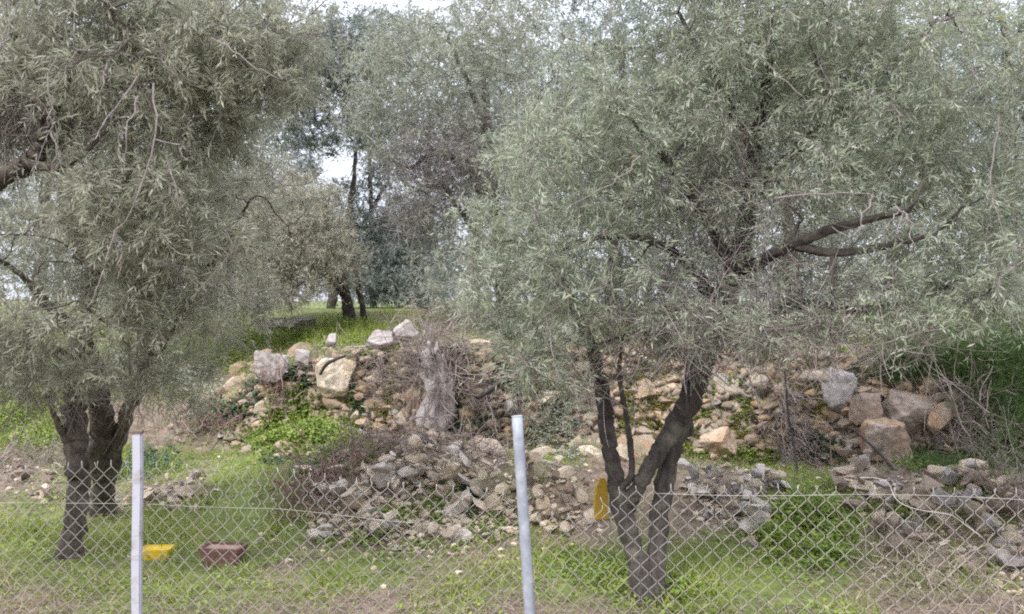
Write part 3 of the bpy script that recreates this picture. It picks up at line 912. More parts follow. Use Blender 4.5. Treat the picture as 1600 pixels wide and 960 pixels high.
back_tree('grey-green olive tree on the terrace behind the horizontal limb', 1240, 505, 12.5, 28, 240,
          [(1200, 250, 12.5, 190, 130, 1.4), (1330, 350, 12.2, 170, 90, 1.2, .85), (1080, 380, 12.2, 130, 80, 1.1, .85), (1250, 440, 11.8, 170, 50, 1., .75), (1130, 120, 12.8, 170, 120, 1.3)],
          7000, M['olive_far'], 59, -10, bare=1200, thr=-.5)
back_tree('grey-green olive tree behind the twin trunk and its crown', 230, 560, 12.0, 28, 200,
          [(220, 330, 12, 190, 150, 1.4), (100, 440, 11.5, 160, 90, 1.2), (300, 480, 11.5, 120, 60, 1.), (60, 250, 12, 150, 150, 1.4), (330, 200, 12, 130, 130, 1.4), (20, 540, 11, 110, 60, .9), (200, 560, 11, 110, 40, .8)],
          8000, M['olive_far'], 61, -20, bare=700, thr=-.5)
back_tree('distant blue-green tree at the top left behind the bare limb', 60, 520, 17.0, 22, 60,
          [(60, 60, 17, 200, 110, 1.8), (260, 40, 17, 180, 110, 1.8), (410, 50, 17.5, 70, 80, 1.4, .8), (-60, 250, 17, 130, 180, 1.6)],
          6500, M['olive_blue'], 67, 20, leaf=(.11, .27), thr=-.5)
FAR = [('hazy far olive tree filling the foot of the sky gap', 660, 28, [(560, 400, 28, 90, 60, 1.8), (470, 380, 28, 80, 70, 1.8), (650, 400, 27, 80, 60, 1.8)]),
       ('hazy far olive tree at the left end of the grove', 90, 24, [(60, 250, 24, 210, 190, 2.4), (-120, 380, 24, 180, 110, 2), (180, 430, 23, 170, 60, 1.6)]),
       ('hazy far olive tree behind the brownish olive', 330, 27, [(330, 230, 27, 160, 180, 2.4), (380, 420, 26, 100, 60, 1.8), (220, 420, 26, 120, 60, 1.8)]),
       ('hazy far olive tree behind the twiggy olive', 740, 25, [(740, 220, 25, 140, 230, 2.4), (700, 430, 24, 100, 60, 1.8), (820, 430, 24, 120, 60, 1.8)]),
       ('hazy far olive tree behind the middle of the forked olive crown', 1010, 24, [(1010, 230, 24, 190, 240, 2.4), (960, 440, 23, 140, 50, 1.8), (1120, 440, 23, 140, 50, 1.8)]),
       ('hazy far olive tree behind the right part of the forked olive crown', 1300, 24, [(1300, 230, 24, 200, 240, 2.4), (1260, 440, 23, 150, 50, 1.8), (1400, 440, 23, 140, 50, 1.8)]),
       ('hazy far olive tree at the right end of the grove', 1600, 23, [(1600, 230, 23, 220, 240, 2.4), (1530, 440, 22, 160, 50, 1.8), (1720, 420, 23, 170, 60, 1.8)])]
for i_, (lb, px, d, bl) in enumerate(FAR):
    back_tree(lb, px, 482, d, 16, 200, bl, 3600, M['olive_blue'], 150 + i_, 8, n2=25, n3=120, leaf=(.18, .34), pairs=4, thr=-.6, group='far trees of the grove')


# ------------------------------------------------------------------ stones
ICO = {}


def rock_verts(sub, R, cuts=10, lo=.5, hi=.92, noise_amp=0.0, nf=2.0, box=0.0):
    if sub not in ICO:
        bm = bmesh.new()
        bmesh.ops.create_icosphere(bm, subdivisions=sub, radius=1)
        ICO[sub] = (np.array([q_.co[:] for q_ in bm.verts]), np.array([[w.index for w in fc.verts] for fc in bm.faces]))
        bm.free()
    v, f = ICO[sub]
    if box:
        for ax in ((1, 0, 0), (-1, 0, 0), (0, -1, 0), (0, 0, 1), (0, 0, -1)):
            nrm = norm(np.array(ax) + R.normal(size=3) * .14)
            v = v - np.maximum(v @ nrm - box * R.uniform(.85, 1.1), 0)[:, None] * nrm
    for _ in range(cuts):
        nrm = norm(R.normal(size=3))
        c = R.uniform(lo, hi)
        v = v - np.maximum(v @ nrm - c, 0)[:, None] * nrm
    if noise_amp:
        o_ = R.random(3) * 50
        v = v * (1 + noise_amp * fbm(v * nf + o_, 3, 5, .55))[:, None]
    return v, f


def rock_pool(prefix, count, seed, mat, flat=(.45, .8)):
    R = np.random.default_rng(seed)
    pool = []
    for _ in range(count):
        v, f = rock_verts(2, R, 8, .28, .72, .1, 2.6)
        v = v * np.array([1, R.uniform(.65, 1), R.uniform(*flat)])
        me = mesh_np(prefix, v, [f], False)
        me.materials.append(mat)
        pool.append(me)
    return pool


STONES = rock_pool('stone', 16, 101, M['stone'], (.32, .68))
GREYS = rock_pool('stone', 8, 102, M['stone_grey'])
BANKS = rock_pool('stone', 12, 103, M['stone_bank'], (.5, .9))
WHITES = rock_pool('stone', 6, 104, M['stone_white'], (.3, .6))
BROWNS = rock_pool('stone', 6, 105, M['stone_brown'], (.5, .9))


def put(name, me, loc, scale, rot, parent, base):
    o = bpy.data.objects.new(name, me)
    o.parent = parent
    o.location = np.asarray(loc) - np.asarray(base)
    o.rotation_euler = rot
    o.scale = scale if hasattr(scale, '__len__') else (scale,) * 3
    COL.objects.link(o)
    return o


def heap(name, label, spots, count, sizes, pools, seed, layers=1.0, rest=0):
    """spots: px, py, rx, ry areas of the photograph that the heap covers"""
    R = np.random.default_rng(seed)
    w = np.array([s[2] * s[3] for s in spots], float); w /= w.sum()
    c0 = ground_at(spots[0][0], spots[0][1])
    root = empty(name, c0, label, 'stone heap')
    placed = []
    tries = 0
    small = []
    while len(placed) < count and tries < count * 30:
        tries += 1
        s = spots[R.choice(len(spots), p=w)]
        u = R.normal(size=2) * 0.5
        if (u ** 2).sum() > 1.3:
            continue
        g = ground_at(s[0] + u[0] * s[2], s[1] + u[1] * s[3])
        r = sizes[0] + (sizes[1] - sizes[0]) * R.random() ** 2.4
        r *= max(0.5, min(1.2, 1.25 - len(placed) / count))   # the largest go in first
        lift = 0.0
        clash = 0
        for q_, qr in placed:
            dd = math.hypot(q_[0] - g[0], q_[1] - g[1])
            if dd < (qr + r) * 0.55:
                clash += 1
                lift = max(lift, q_[2] + qr * 0.42 - g[2])
        if lift > 0.28 * layers:
            continue
        g[2] += lift + r * 0.12
        placed.append((g, r))
        pool = pools[R.choice(len(pools))]
        put('stone', pool[R.integers(len(pool))], g, (r * R.uniform(.9, 1.25), r * R.uniform(.8, 1.1), r * R.uniform(.8, 1.1)),
            (R.normal() * .33, R.normal() * .33, R.uniform(0, 2 * PI)), root, c0)
    if rest:
        b = Bag()
        for _ in range(rest):
            s = spots[R.choice(len(spots), p=w)]
            u = R.normal(size=2) * 0.62
            g = ground_at(s[0] + u[0] * s[2], s[1] + u[1] * s[3])
            r = R.uniform(.012, .038)
            v, f = rock_verts(1, R, 5, .3, .75)
            b.add(v * r * np.array([1, .8, .6]) + g + np.array([0, 0, r * .3]) - c0, [f])
        tag(link('gravel', b.mesh('gravel'), M['stone'], root), kind='stuff')
    return root


heap('stone_heap', 'big heap of pale broken stones left of the grey post', [(640, 780, 150, 75), (690, 725, 110, 35), (560, 825, 80, 30), (740, 800, 70, 45)], 300, (.032, .15), [STONES, STONES, WHITES], 201, 1.3, 1100)
heap('stone_heap', 'heap of brownish stones between the grey post and the ochre board', [(865, 800, 75, 45), (830, 770, 40, 25)], 140, (.03, .12), [STONES, STONES, BROWNS], 202, 1.0, 90)
heap('stone_heap', 'heap of grey stones with a white slab right of the forked trunk', [(1130, 785, 60, 45), (1170, 820, 40, 35), (1090, 765, 30, 20), (1200, 760, 40, 20)], 150, (.035, .14), [STONES, STONES, WHITES, GREYS], 203, 1.0, 160)
heap('stone_heap', 'wide spill of brown stones behind the fence in the lower right corner', [(1400, 790, 80, 50), (1530, 800, 90, 70), (1450, 860, 90, 50), (1580, 880, 70, 50), (1330, 760, 50, 30)], 260, (.04, .17), [BROWNS, BROWNS, GREYS, STONES], 204, 1.0, 300)
heap('stone_heap', 'low row of pale stones on the turf beside the white post', [(270, 775, 55, 25), (200, 785, 60, 16), (305, 755, 20, 20), (150, 790, 40, 12)], 75, (.04, .13), [STONES, STONES, GREYS], 205, .9, 30)
heap('stone_heap', 'low brown rubble behind the fence at the far left edge', [(40, 750, 80, 25), (70, 780, 60, 15)], 60, (.04, .12), [BROWNS, STONES], 206, .8, 30)

# the dry-stone bank
R = np.random.default_rng(301)
bank_base = np.array([0.0, 8.4, 0.3])
bank = empty('terrace_wall', bank_base, 'crumbling bank of ochre and pale stones holding up the terrace', 'stone wall')
cnt = 0
extra_b = Bag()
done = []
tries = 0
while cnt < 300 and tries < 9000:
    tries += 1
    px = R.uniform(290, 1500)
    top, bot = np.interp(px, [290, 400, 560, 640, 800, 1200, 1350, 1500], [640, 560, 530, 520, 540, 545, 560, 620]), np.interp(px, [290, 400, 560, 700, 800, 1200, 1350, 1500], [700, 660, 690, 700, 720, 720, 735, 720])
    py = R.uniform(top, bot)
    if 380 < px < 560 and py > 645 and R.random() < .8:
        continue
    g = ground_at(px, py)
    r = .06 + .17 * R.random() ** 1.8
    if any((g - q_) @ (g - q_) < ((r + qr) * .52) ** 2 for q_, qr in done):
        continue
    done.append((g, r))
    pool = BANKS if R.random() < .62 else (STONES if R.random() < .6 else GREYS)
    put('stone', pool[R.integers(len(pool))], g + np.array([0, .08, 0]), (r * R.uniform(.9, 1.5), r * .9, r * R.uniform(.7, 1.2)), (R.normal() * .5, R.normal() * .5, R.uniform(0, 6.28)), bank, bank_base)
    cnt += 1
extra_c = Bag()
for i_ in range(2000):
    px = R.uniform(370, 1500)
    py = R.uniform(550, 715)
    g = ground_at(px, py)
    r = .018 + .085 * R.random() ** 1.7
    v, f = rock_verts(2 if r > .05 else 1, R, 6, .3, .72)
    (extra_b if i_ % 3 == 0 else extra_c).add(v * r * np.array([1.2, .8, .7]) + g + np.array([0, .03, 0]) - bank_base, [f])
tag(link('small_stones', extra_b.mesh('small_stones'), M['stone_bank'], bank), kind='stuff')
tag(link('small_stones', extra_c.mesh('small_stones'), M['stone_brown'], bank), kind='stuff')


def boulder(label, px, py, d, wpx, hpx, depth, mat, seed, cuts=9, grooves=0.0, rot=0.0, cat='boulder', amp=.22, tilt=0.0, box=0.0, jag=0.0):
    R = np.random.default_rng(seed)
    v, f = rock_verts(4 if wpx < 60 else 5, R, cuts, .42, .85, amp, 1.7, box)
    v = v * (1 + .07 * fbm(v * 8, seed, 5, .6)[:, None] - .05 * np.abs(vnoise(v * np.array([5, 5, 2.5]), seed + 4))[:, None])
    if jag:
        zn = vnoise(np.stack([v[:, 2] * 0, v[:, 2] * 0 + seed, v[:, 2] * 2.4], -1), 5)
        v[:, 0] = v[:, 0] * (1 + jag * zn) + jag * .5 * vnoise(v * 2.2, 7)
        v[:, 2] = v[:, 2] + jag * np.clip(v[:, 2], 0, 1) * (vnoise(v * np.array([3.2, 3.2, 0]), 6) + .5 * vnoise(v * np.array([8, 8, 0]), 8))
        v[:, 1] = v[:, 1] - .6 * jag * np.abs(vnoise(v * np.array([3, 1, 1.6]), 9)) + .4 * jag * vnoise(v * np.array([6, 1, 4]), 10)
    if grooves:
        a = v[:, 0] * 5 + .6 * vnoise(v * 3, seed)
        v = v * (1 - grooves * np.abs(np.sin(a * 2)) ** 3 * 1.0)[:, None]
    mx = np.abs(v).max(0)
    v = v / mx * np.array([wpx * d / F / 2, depth / 2, hpx * d / F / 2])
    c, s = math.cos(tilt), math.sin(tilt)
    v = np.stack([v[:, 0] * c - v[:, 2] * s, v[:, 1], v[:, 0] * s + v[:, 2] * c], -1)
    o = link('boulder', mesh_np('boulder', v, [f], True), mat)
    o.location = at(px, py, d)
    o.rotation_euler = (0, 0, rot)
    return tag(o, label, cat)


boulder('tall grooved grey rock standing in the bank behind bare brambles', 688, 608, 8.2, 96, 156, .5, M['stone_dark'], 438, 14, 0.03, .3, 'boulder', .62, 0.1, .72, .42)
boulder('pale yellow limestone block set in the bank above the weeds', 527, 590, 9.0, 62, 66, .4, M['stone_pale'], 402, 9, 0, 0, 'boulder', .2, 0.0, .6)
boulder('rounded pale boulder sitting on the turf edge above the limestone block', 520, 531, 9.6, 22, 28, .2, M['stone_grey'], 403)
boulder('pointed grey rock leaning at the top left of the bank', 475, 560, 9.1, 26, 36, .2, M['stone_grey'], 404, 10, 0, 0, 'boulder', .2, .5)
boulder('weathered grey outcrop at the left end of the bank top', 424, 575, 9.0, 60, 56, .4, M['stone_grey'], 405, 9, 0.05, 0, 'boulder', .32, 0.0, .6)
boulder('long flat grey rock on the terrace turf under the brownish olive', 462, 502, 12.2, 80, 24, .8, M['stone_grey'], 406)
boulder('small low grey rock at the left end of the terrace rocks', 415, 508, 12.0, 36, 18, .5, M['stone_grey'], 407)
boulder('whitish grey rock column in the bank below the dark hanging twigs', 1310, 615, 7.95, 66, 92, .4, M['stone_grey'], 408, 9, 0.05, 0, 'boulder', .32, 0.0, .55)
boulder('lavender grey capstone at the bank top beside the green slope', 1352, 568, 8.2, 44, 44, .35, M['stone_grey'], 409)
boulder('large brown boulder in the right part of the bank', 1425, 645, 7.6, 110, 75, .6, M['stone_brown'], 410, 9, 0, 0, 'boulder', .3, 0.0, .6)
boulder('reddish brown boulder under the leaning dark stick', 1385, 690, 7.3, 70, 70, .45, M['stone_brown'], 411, 9, 0, 0, 'boulder', .3, 0.0, .6)
boulder('square brown rock beside the whitish rock column', 1355, 640, 7.6, 40, 56, .35, M['stone_brown'], 412, 7, 0, 0, 'boulder', .25, 0.0, .55)
boulder('pale tilted slab on the feathery slope above the stone spill', 1528, 740, 6.0, 62, 44, .3, M['stone'], 413, 10, 0, 0, 'boulder', .15, -.4)
boulder('second pale slab lower on the feathery slope', 1565, 765, 5.7, 46, 36, .3, M['stone'], 414, 10, 0, 0, 'boulder', .15, -.3)
boulder('flat whitish slab lying on the grey heap right of the forked trunk', 1100, 762, 6.3, 56, 20, .25, M['stone_white'], 415, 12, 0, 0, 'boulder', .1, .1)
boulder('grey tilted slab behind the white slab on the heap', 1185, 745, 6.8, 66, 22, .4, M['stone_grey'], 416, 12, 0, 0, 'boulder', .1, .25)
boulder('dark stacked rock at the terrace edge under the bramble', 600, 530, 9.2, 70, 34, .5, M['stone_grey'], 417, 10, 0, 0, 'boulder', .2, .2)
boulder('leaning grey slab at the terrace edge beside the tall rock', 634, 520, 9.1, 50, 36, .4, M['stone_grey'], 418, 12, 0, 0, 'boulder', .15, .6)
boulder('brown boulder at the foot of the bank right of the forked trunk', 1125, 690, 7.8, 60, 46, .4, M['stone_bank'], 419)
boulder('grey rock on the terrace beyond the green slope', 1440, 515, 10.5, 60, 26, .6, M['stone_grey'], 420)
boulder('pale rock on the terrace under the horizontal limb', 1230, 500, 10.5, 90, 30, .6, M['stone_white'], 421)
boulder('pale wedge-shaped stone at the left foot of the big heap', 507, 832, 5.72, 42, 36, .2, M['stone'], 422, 14, 0, 0, 'boulder', .1, .3)
boulder('smooth upright oval stone in the front of the big heap', 574, 822, 5.7, 30, 40, .15, M['stone_white'], 423, 10, 0, 0, 'boulder', .1, -.4)
boulder('broad flat slab with a mossy top in the middle of the big heap', 612, 770, 6.3, 62, 20, .28, M['stone_white'], 424, 12, 0, 0, 'boulder', .12, .3)
boulder('grey lump half sunk in the turf right of the reddish brown trough', 410, 853, 5.6, 30, 26, .15, M['stone_grey'], 425)
boulder('dark grey slab between the spill and the reddish boulder', 1360, 752, 6.6, 84, 40, .4, M['stone_brown'], 426)


# ------------------------------------------------------------------ plants and brush
def tangle(name, label, spots, count, mat, seed, length=(.15, .5), rad=.0022, lift=.15, cat='dry bush', upness=.2, z0=0.0):
    R = np.random.default_rng(seed)
    count = int(count * .6); rad = rad * 1.35
    c0 = ground_at(spots[0][0], spots[0][1])
    pts = spread(spots, count, R)
    K = 6
    d = norm(R.normal(size=(count, 3)) + np.array([0, -.3, upness]))
    bend = norm(R.normal(size=(count, 3)) + np.array([0, 0, -.6]))
    L = R.uniform(*length, count)[:, None, None]
    s = np.linspace(0, 1, K)[None, :, None]
    C = pts[:, None] + np.array([0, -.02, 0.02 + z0]) + (R.random(count)[:, None, None] * lift) * np.array([0, -.4, 1.0]) + d[:, None] * L * s + bend[:, None] * L * .5 * s ** 2
    C[:, 1:-1] += R.normal(size=(count, K - 2, 3)) * L * .03
    # nothing sinks far below the surface
    hz = height(C[..., 0], C[..., 1], False)
    rr = np.broadcast_to(np.linspace(1.3, .5, K)[None] * rad, (count, K)) * (.7 + 2.2 * R.random((count, 1)) ** 3)
    v, f = tubes(C, rr, 3, cap=False)
    o = link(name, mesh_np(name, v - c0, f), mat)
    o.location = c0
    return tag(o, label, cat)


tangle('dry_bramble', 'bare purplish brown bramble tangle over the tall grooved grey rock', [(680, 530, 60, 50), (650, 590, 30, 80), (700, 600, 40, 60), (720, 500, 60, 30)], 1700, M['brush'], 501, (.2, .55), .0022, .16)
tangle('dry_bramble', 'reddish brown twig tangle on the left flank of the big heap', [(520, 760, 60, 45), (560, 720, 70, 25), (480, 790, 40, 25)], 520, M['brush_red'], 502, (.15, .45), .0022, .06)
tangle('dry_bramble', 'mat of dry stems above the big heap at the bank foot', [(650, 700, 110, 20), (760, 710, 60, 20)], 420, M['brush'], 503, (.15, .45), .002, .08)
tangle('dry_bramble', 'brown twig curtain hanging on the bank right of the forked trunk', [(1220, 640, 28, 70), (1250, 690, 40, 35)], 300, M['brush'], 504, (.2, .5), .002, .08, upness=-.6)
tangle('dry_bramble', 'dry stems covering the bank face behind the grey post', [(830, 640, 80, 60), (900, 620, 60, 50), (760, 640, 40, 40)], 420, M['brush'], 505, (.15, .5), .002, .2)
tangle('dry_bramble', 'brown twigs hanging over the bank left of the limestone block', [(430, 600, 35, 40), (340, 670, 60, 25), (300, 660, 50, 20)], 500, M['brush_red'], 506, (.15, .4), .002, .12)
tangle('dry_bramble', 'dead twigs and roots hanging under the turf lip of the bank', [(500, 560, 60, 14), (580, 560, 40, 20), (600, 600, 30, 40)], 420, M['brush'], 507, (.12, .35), .0018, .1, upness=-.3)
tangle('dry_bramble', 'dry stems in the gap between turf and low rubble at the left edge', [(50, 725, 80, 20), (130, 730, 50, 18)], 420, M['brush'], 508, (.15, .4), .002, .1)
tangle('dry_grass_tuft', 'pale tangle of dead grass behind the fence at the lower right', [(1430, 900, 90, 45), (1500, 930, 90, 30), (1380, 860, 50, 40)], 420, M['straw'], 509, (.15, .4), .0012, .12, 'dry grass', .5)
tangle('dry_bramble', 'dry brown stems on the shaded slope under the feathery green', [(1500, 650, 50, 50), (1550, 700, 50, 40)], 450, M['brush'], 510, (.2, .5), .0018, .25, upness=.2)


def leafy_bush(name, label, spots, count, mat, seed, leaf=(.03, .55), lift=.12, cat='plant'):
    R = np.random.default_rng(seed)
    c0 = ground_at(spots[0][0], spots[0][1])
    root = empty(name, c0, label, cat)
    pts = spread(spots, count // 6, R)
    clump = np.clip(.55 + .9 * fbm(pts * 6, seed, 2), .1, 1.3)
    up = norm(np.array([0, -.45, 1]) + R.normal(size=pts.shape) * .25)
    tips = pts + up * (lift * clump * R.uniform(.3, 1.1, len(pts)))[:, None]
    s3 = np.linspace(0, 1, 4)[None, :, None]
    C = pts[:, None] * (1 - s3) + tips[:, None] * s3
    v, f = tubes(C, np.full(C.shape[:2], .0016), 3, cap=False)
    tag(link('stems', mesh_np('stems', v - c0, f, False, {'v': np.full(len(v), .3)}), mat, root), kind='stuff')
    t = R.random((len(pts), 6)) * .8 + .25
    base = (pts[:, None] + (tips - pts)[:, None] * t[..., None]).reshape(-1, 3)
    n_ = len(base)
    a = R.random(n_) * 2 * PI
    d = norm(np.stack([np.cos(a), np.sin(a), R.normal(size=n_) * .4 + .25], -1))
    nn = norm(np.array([0, -.5, .9]) + R.normal(size=(n_, 3)) * .5)
    ll = leaf[0] * R.uniform(.6, 1.3, n_)
    vals = np.clip(np.repeat(R.random(len(pts)) * .35 + .15 * clump, 6) + R.random(n_) * .5 * t.ravel(), 0, 1)
    v, f, per = leaves(base - c0, d, nn, ll, ll * leaf[1], True, -.1)
    link('foliage', mesh_np('foliage', v, f, False, {'v': np.repeat(vals, per)}), mat, root)
    return root


leafy_bush('weed_clump', 'bright green weeds spreading below the limestone block', [(470, 670, 75, 35), (420, 690, 50, 22), (520, 690, 40, 25), (460, 630, 30, 18)], 9000, M['weed'], 601, (.03, .6), .16)
leafy_bush('ivy_clump', 'dark green ivy bush in front of the tall grooved rock', [(705, 655, 24, 26), (690, 640, 14, 14)], 1800, M['weed_dark'], 602, (.035, .7), .14)
leafy_bush('weed_clump', 'dark low weeds at the bank foot left of the big heap', [(530, 710, 40, 14), (500, 740, 50, 14), (440, 720, 40, 12)], 2400, M['weed_dark'], 603, (.025, .6), .08)
leafy_bush('weed_clump', 'turf weeds overhanging the bank edge on the terrace', [(470, 535, 80, 12), (560, 545, 40, 14), (400, 545, 40, 14)], 4200, M['weed'], 604, (.035, .6), .12)
leafy_bush('ivy_clump', 'ivy hanging beside the limestone block', [(470, 600, 14, 24), (455, 585, 12, 12), (545, 610, 12, 22), (560, 640, 16, 18)], 1600, M['weed_dark'], 605, (.03, .7), .08)
leafy_bush('weed_clump', 'yellow-green moss and weeds draped down the bank by the dark terrace rock', [(612, 580, 14, 45), (600, 640, 16, 25), (550, 630, 16, 22)], 2400, M['moss'], 606, (.022, .6), .06)
leafy_bush('moss_cushion', 'bright moss cushion on the bank right of the forked trunk', [(1145, 685, 22, 20), (1190, 560, 14, 14)], 2000, M['moss'], 607, (.018, .6), .06, 'moss')
leafy_bush('weed_clump', 'grey-green scrub on the bank behind the grey post', [(850, 690, 40, 25), (900, 700, 30, 30), (880, 650, 40, 30)], 2600, M['olive_near'], 608, (.035, .3), .18)
leafy_bush('weed_clump', 'green weeds at the bank foot behind the white slab', [(1180, 715, 60, 14), (1080, 715, 24, 16), (1250, 735, 30, 10)], 2400, M['weed'], 609, (.025, .6), .1)
leafy_bush('weed_clump', 'tall bright green weed on the turf in front of the right hand stones', [(1250, 820, 55, 40), (1290, 850, 50, 40), (1220, 850, 30, 30)], 5200, M['weed'], 610, (.045, .3), .26)
leafy_bush('ivy_clump', 'dark ivy around the foot of the twin trunk', [(190, 735, 60, 18), (240, 720, 40, 16), (320, 640, 30, 16)], 2600, M['weed_dark'], 611, (.035, .6), .14)
leafy_bush('weed_clump', 'yellow-green weeds on the slope at the left edge', [(30, 660, 60, 25), (60, 690, 50, 18), (20, 620, 50, 18)], 3600, M['weed'], 612, (.035, .5), .16)
leafy_bush('weed_clump', 'sage-coloured weed growing through the right side of the big heap', [(730, 770, 18, 22), (740, 790, 14, 20)], 700, M['weed_dark'], 613, (.025, .5), .1)
leafy_bush('moss_cushion', 'yellow moss among the stones in the middle of the big heap', [(660, 800, 30, 16), (720, 815, 22, 10), (625, 762, 12, 5)], 1500, M['moss'], 614, (.014, .6), .03, 'moss')
leafy_bush('weed_clump', 'grey-green weeds at the foot of the forked trunk', [(960, 900, 60, 30), (880, 880, 50, 25), (1060, 920, 40, 25)], 3600, M['weed'], 615, (.028, .35), .12)
leafy_bush('moss_cushion', 'moss patch on the bank between the two forks of the trunk', [(1020, 640, 24, 40), (1045, 620, 16, 20), (740, 560, 12, 20)], 1500, M['moss'], 616, (.018, .6), .05, 'moss')


leafy_bush('scrub', 'grey-green scrub on the terrace under the horizontal limb', [(1130, 515, 80, 14), (1250, 520, 80, 14), (1040, 520, 60, 16), (1330, 505, 60, 12)], 5000, M['olive_near'], 617, (.05, .25), .3, 'shrub')
leafy_bush('scrub', 'grey-green scrub on the terrace behind the bramble over the tall rock', [(800, 515, 60, 16), (740, 500, 50, 14), (870, 530, 60, 14)], 4200, M['olive_far'], 618, (.05, .25), .32, 'shrub')
leafy_bush('weed_clump', 'green weeds on the terrace under the brownish olive', [(400, 530, 40, 14), (440, 515, 40, 8), (540, 512, 50, 8), (360, 560, 40, 24)], 5000, M['weed'], 619, (.04, .5), .2)
leafy_bush('weed_clump', 'mixed weeds creeping over the bank between the forked trunk and the brown twig curtain', [(1100, 640, 30, 50), (1160, 640, 20, 40), (980, 650, 14, 50), (1130, 600, 30, 20)], 2200, M['weed'], 620, (.025, .5), .07)
tangle('dry_bramble', 'pale dry stems on the terrace lip above the whitish rock column', [(1290, 540, 70, 16), (1200, 545, 60, 16), (1100, 550, 60, 16)], 380, M['brush'], 511, (.2, .5), .002, .2)


leafy_bush('weed_clump', 'dark green creepers on the bank face behind the top of the grey post', [(790, 600, 40, 40), (860, 620, 30, 40), (760, 660, 30, 20)], 1800, M['weed_dark'], 621, (.028, .6), .08)
leafy_bush('moss_cushion', 'yellow-green moss along the bank stones behind the brown twig curtain', [(1200, 700, 30, 16), (1280, 620, 20, 50), (1350, 720, 40, 10), (1260, 570, 30, 10)], 2200, M['moss'], 622, (.018, .6), .05, 'moss')
leafy_bush('weed_clump', 'green weeds among the spilled stones at the foot of the feathery slope', [(1450, 730, 50, 14), (1520, 780, 30, 14), (1400, 800, 40, 14)], 2200, M['weed'], 623, (.025, .5), .09)


leafy_bush('ivy_clump', 'ivy in the dark hollow at the left end of the bank', [(330, 650, 30, 22), (370, 640, 24, 18), (400, 610, 16, 24)], 2000, M['weed_dark'], 626, (.035, .65), .12)
leafy_bush('weed_clump', 'green creepers trailing down the bank between the white slab and the brown boulders', [(1290, 700, 40, 20), (1330, 600, 14, 40), (1170, 600, 30, 24), (1390, 620, 40, 10)], 2000, M['weed_dark'], 627, (.026, .6), .07)


leafy_bush('weed_clump', 'mossy green growth over the bank stones behind the hanging olive shoots', [(1040, 690, 50, 20), (880, 600, 60, 40), (1000, 580, 50, 30), (1240, 600, 40, 30), (800, 690, 40, 20)], 3000, M['moss'], 628, (.022, .6), .06)
leafy_bush('weed_clump', 'rough green weeds around and between the stones of the big heap', [(560, 850, 60, 14), (680, 855, 70, 12), (700, 790, 50, 30), (610, 810, 50, 24), (770, 830, 30, 30)], 2400, M['weed'], 629, (.026, .45), .11)


def feathery(label, spots, count, seed, h=(.25, .6), mat='fern', lean=.5):
    """fine upright stems with thread leaves"""
    R = np.random.default_rng(seed)
    c0 = ground_at(spots[0][0], spots[0][1])
    pts = spread(spots, count, R)
    H = R.uniform(*h, count)
    d = norm(np.array([0, -.25, 1.0]) + R.normal(size=pts.shape) * .35 * lean * 2)
    K = 4
    s = np.linspace(0, 1, K)[None, :, None]
    bend = norm(R.normal(size=pts.shape) * np.array([1, 1, .2]) + np.array([0, 0, -.5]))
    C = pts[:, None] + d[:, None] * H[:, None, None] * s + bend[:, None] * H[:, None, None] * .35 * s ** 2
    root = empty('feathery_bush', c0, label, 'bush')
    v, f = tubes(C, np.broadcast_to(np.linspace(.0016, .0007, K)[None], (count, K)), 3, cap=False)
    tag(link('stems', mesh_np('stems', v - c0, f, False, {'v': np.full(len(v), .5)}), M[mat], root), kind='stuff')
    per = 16
    t = R.random((count, per)) * .85 + .15
    x = t * (K - 1); i0 = np.minimum(x.astype(int), K - 2); fr = (x - i0)[..., None]
    ar = np.arange(count)[:, None]
    base = (C[ar, i0] * (1 - fr) + C[ar, i0 + 1] * fr).reshape(-1, 3)
    dd = norm(np.repeat(d, per, 0) * .9 + R.normal(size=base.shape) * .65)
    vals = np.clip(np.repeat(R.random(count) * .5, per) + R.random(len(base)) * .5, 0, 1)
    v, f, pv = leaves(base - c0, dd, norm(R.normal(size=base.shape)), R.uniform(.03, .075, len(base)), .0035, None)
    link('foliage', mesh_np('foliage', v, f, False, {'v': np.repeat(vals, pv)}), M[mat], root)
    return root


feathery('tall feathery green bush at the right edge above the stone spill', [(1570, 640, 60, 90), (1600, 700, 40, 70), (1540, 590, 60, 30), (1620, 600, 60, 90)], 2600, 701, (.25, .55))
feathery('low feathery green growth on the slope above the brown boulders', [(1440, 570, 70, 25), (1490, 590, 50, 30), (1400, 590, 40, 18)], 1300, 702, (.15, .3))
feathery('feathery green sprigs growing between the spilled brown stones', [(1480, 730, 50, 18), (1420, 720, 30, 12)], 300, 703, (.08, .18))

feathery('tall feathery green shrub drooping over the right end of the bank', [(1500, 560, 70, 30), (1580, 560, 60, 40), (1440, 545, 50, 16)], 1800, 704, (.3, .65), 'fern', .8)
leafy_bush('scrub', 'grey-green scrub on the terrace behind the feathery shrub', [(1430, 510, 70, 12), (1520, 505, 70, 14), (1590, 510, 60, 20)], 5000, M['olive_far'], 624, (.055, .25), .4, 'shrub')
leafy_bush('scrub', 'dark green scrub on the rise behind the twin trunk', [(30, 590, 60, 16), (100, 580, 50, 16), (220, 590, 70, 20), (300, 600, 40, 24)], 5000, M['olive_far'], 625, (.05, .28), .35, 'shrub')
tangle('dry_bramble', 'tangled dry stems in front of the feathery bush at the right edge', [(1560, 740, 50, 25), (1510, 690, 40, 40), (1590, 800, 40, 30)], 420, M['brush'], 512, (.2, .55), .0016, .2, upness=.4)


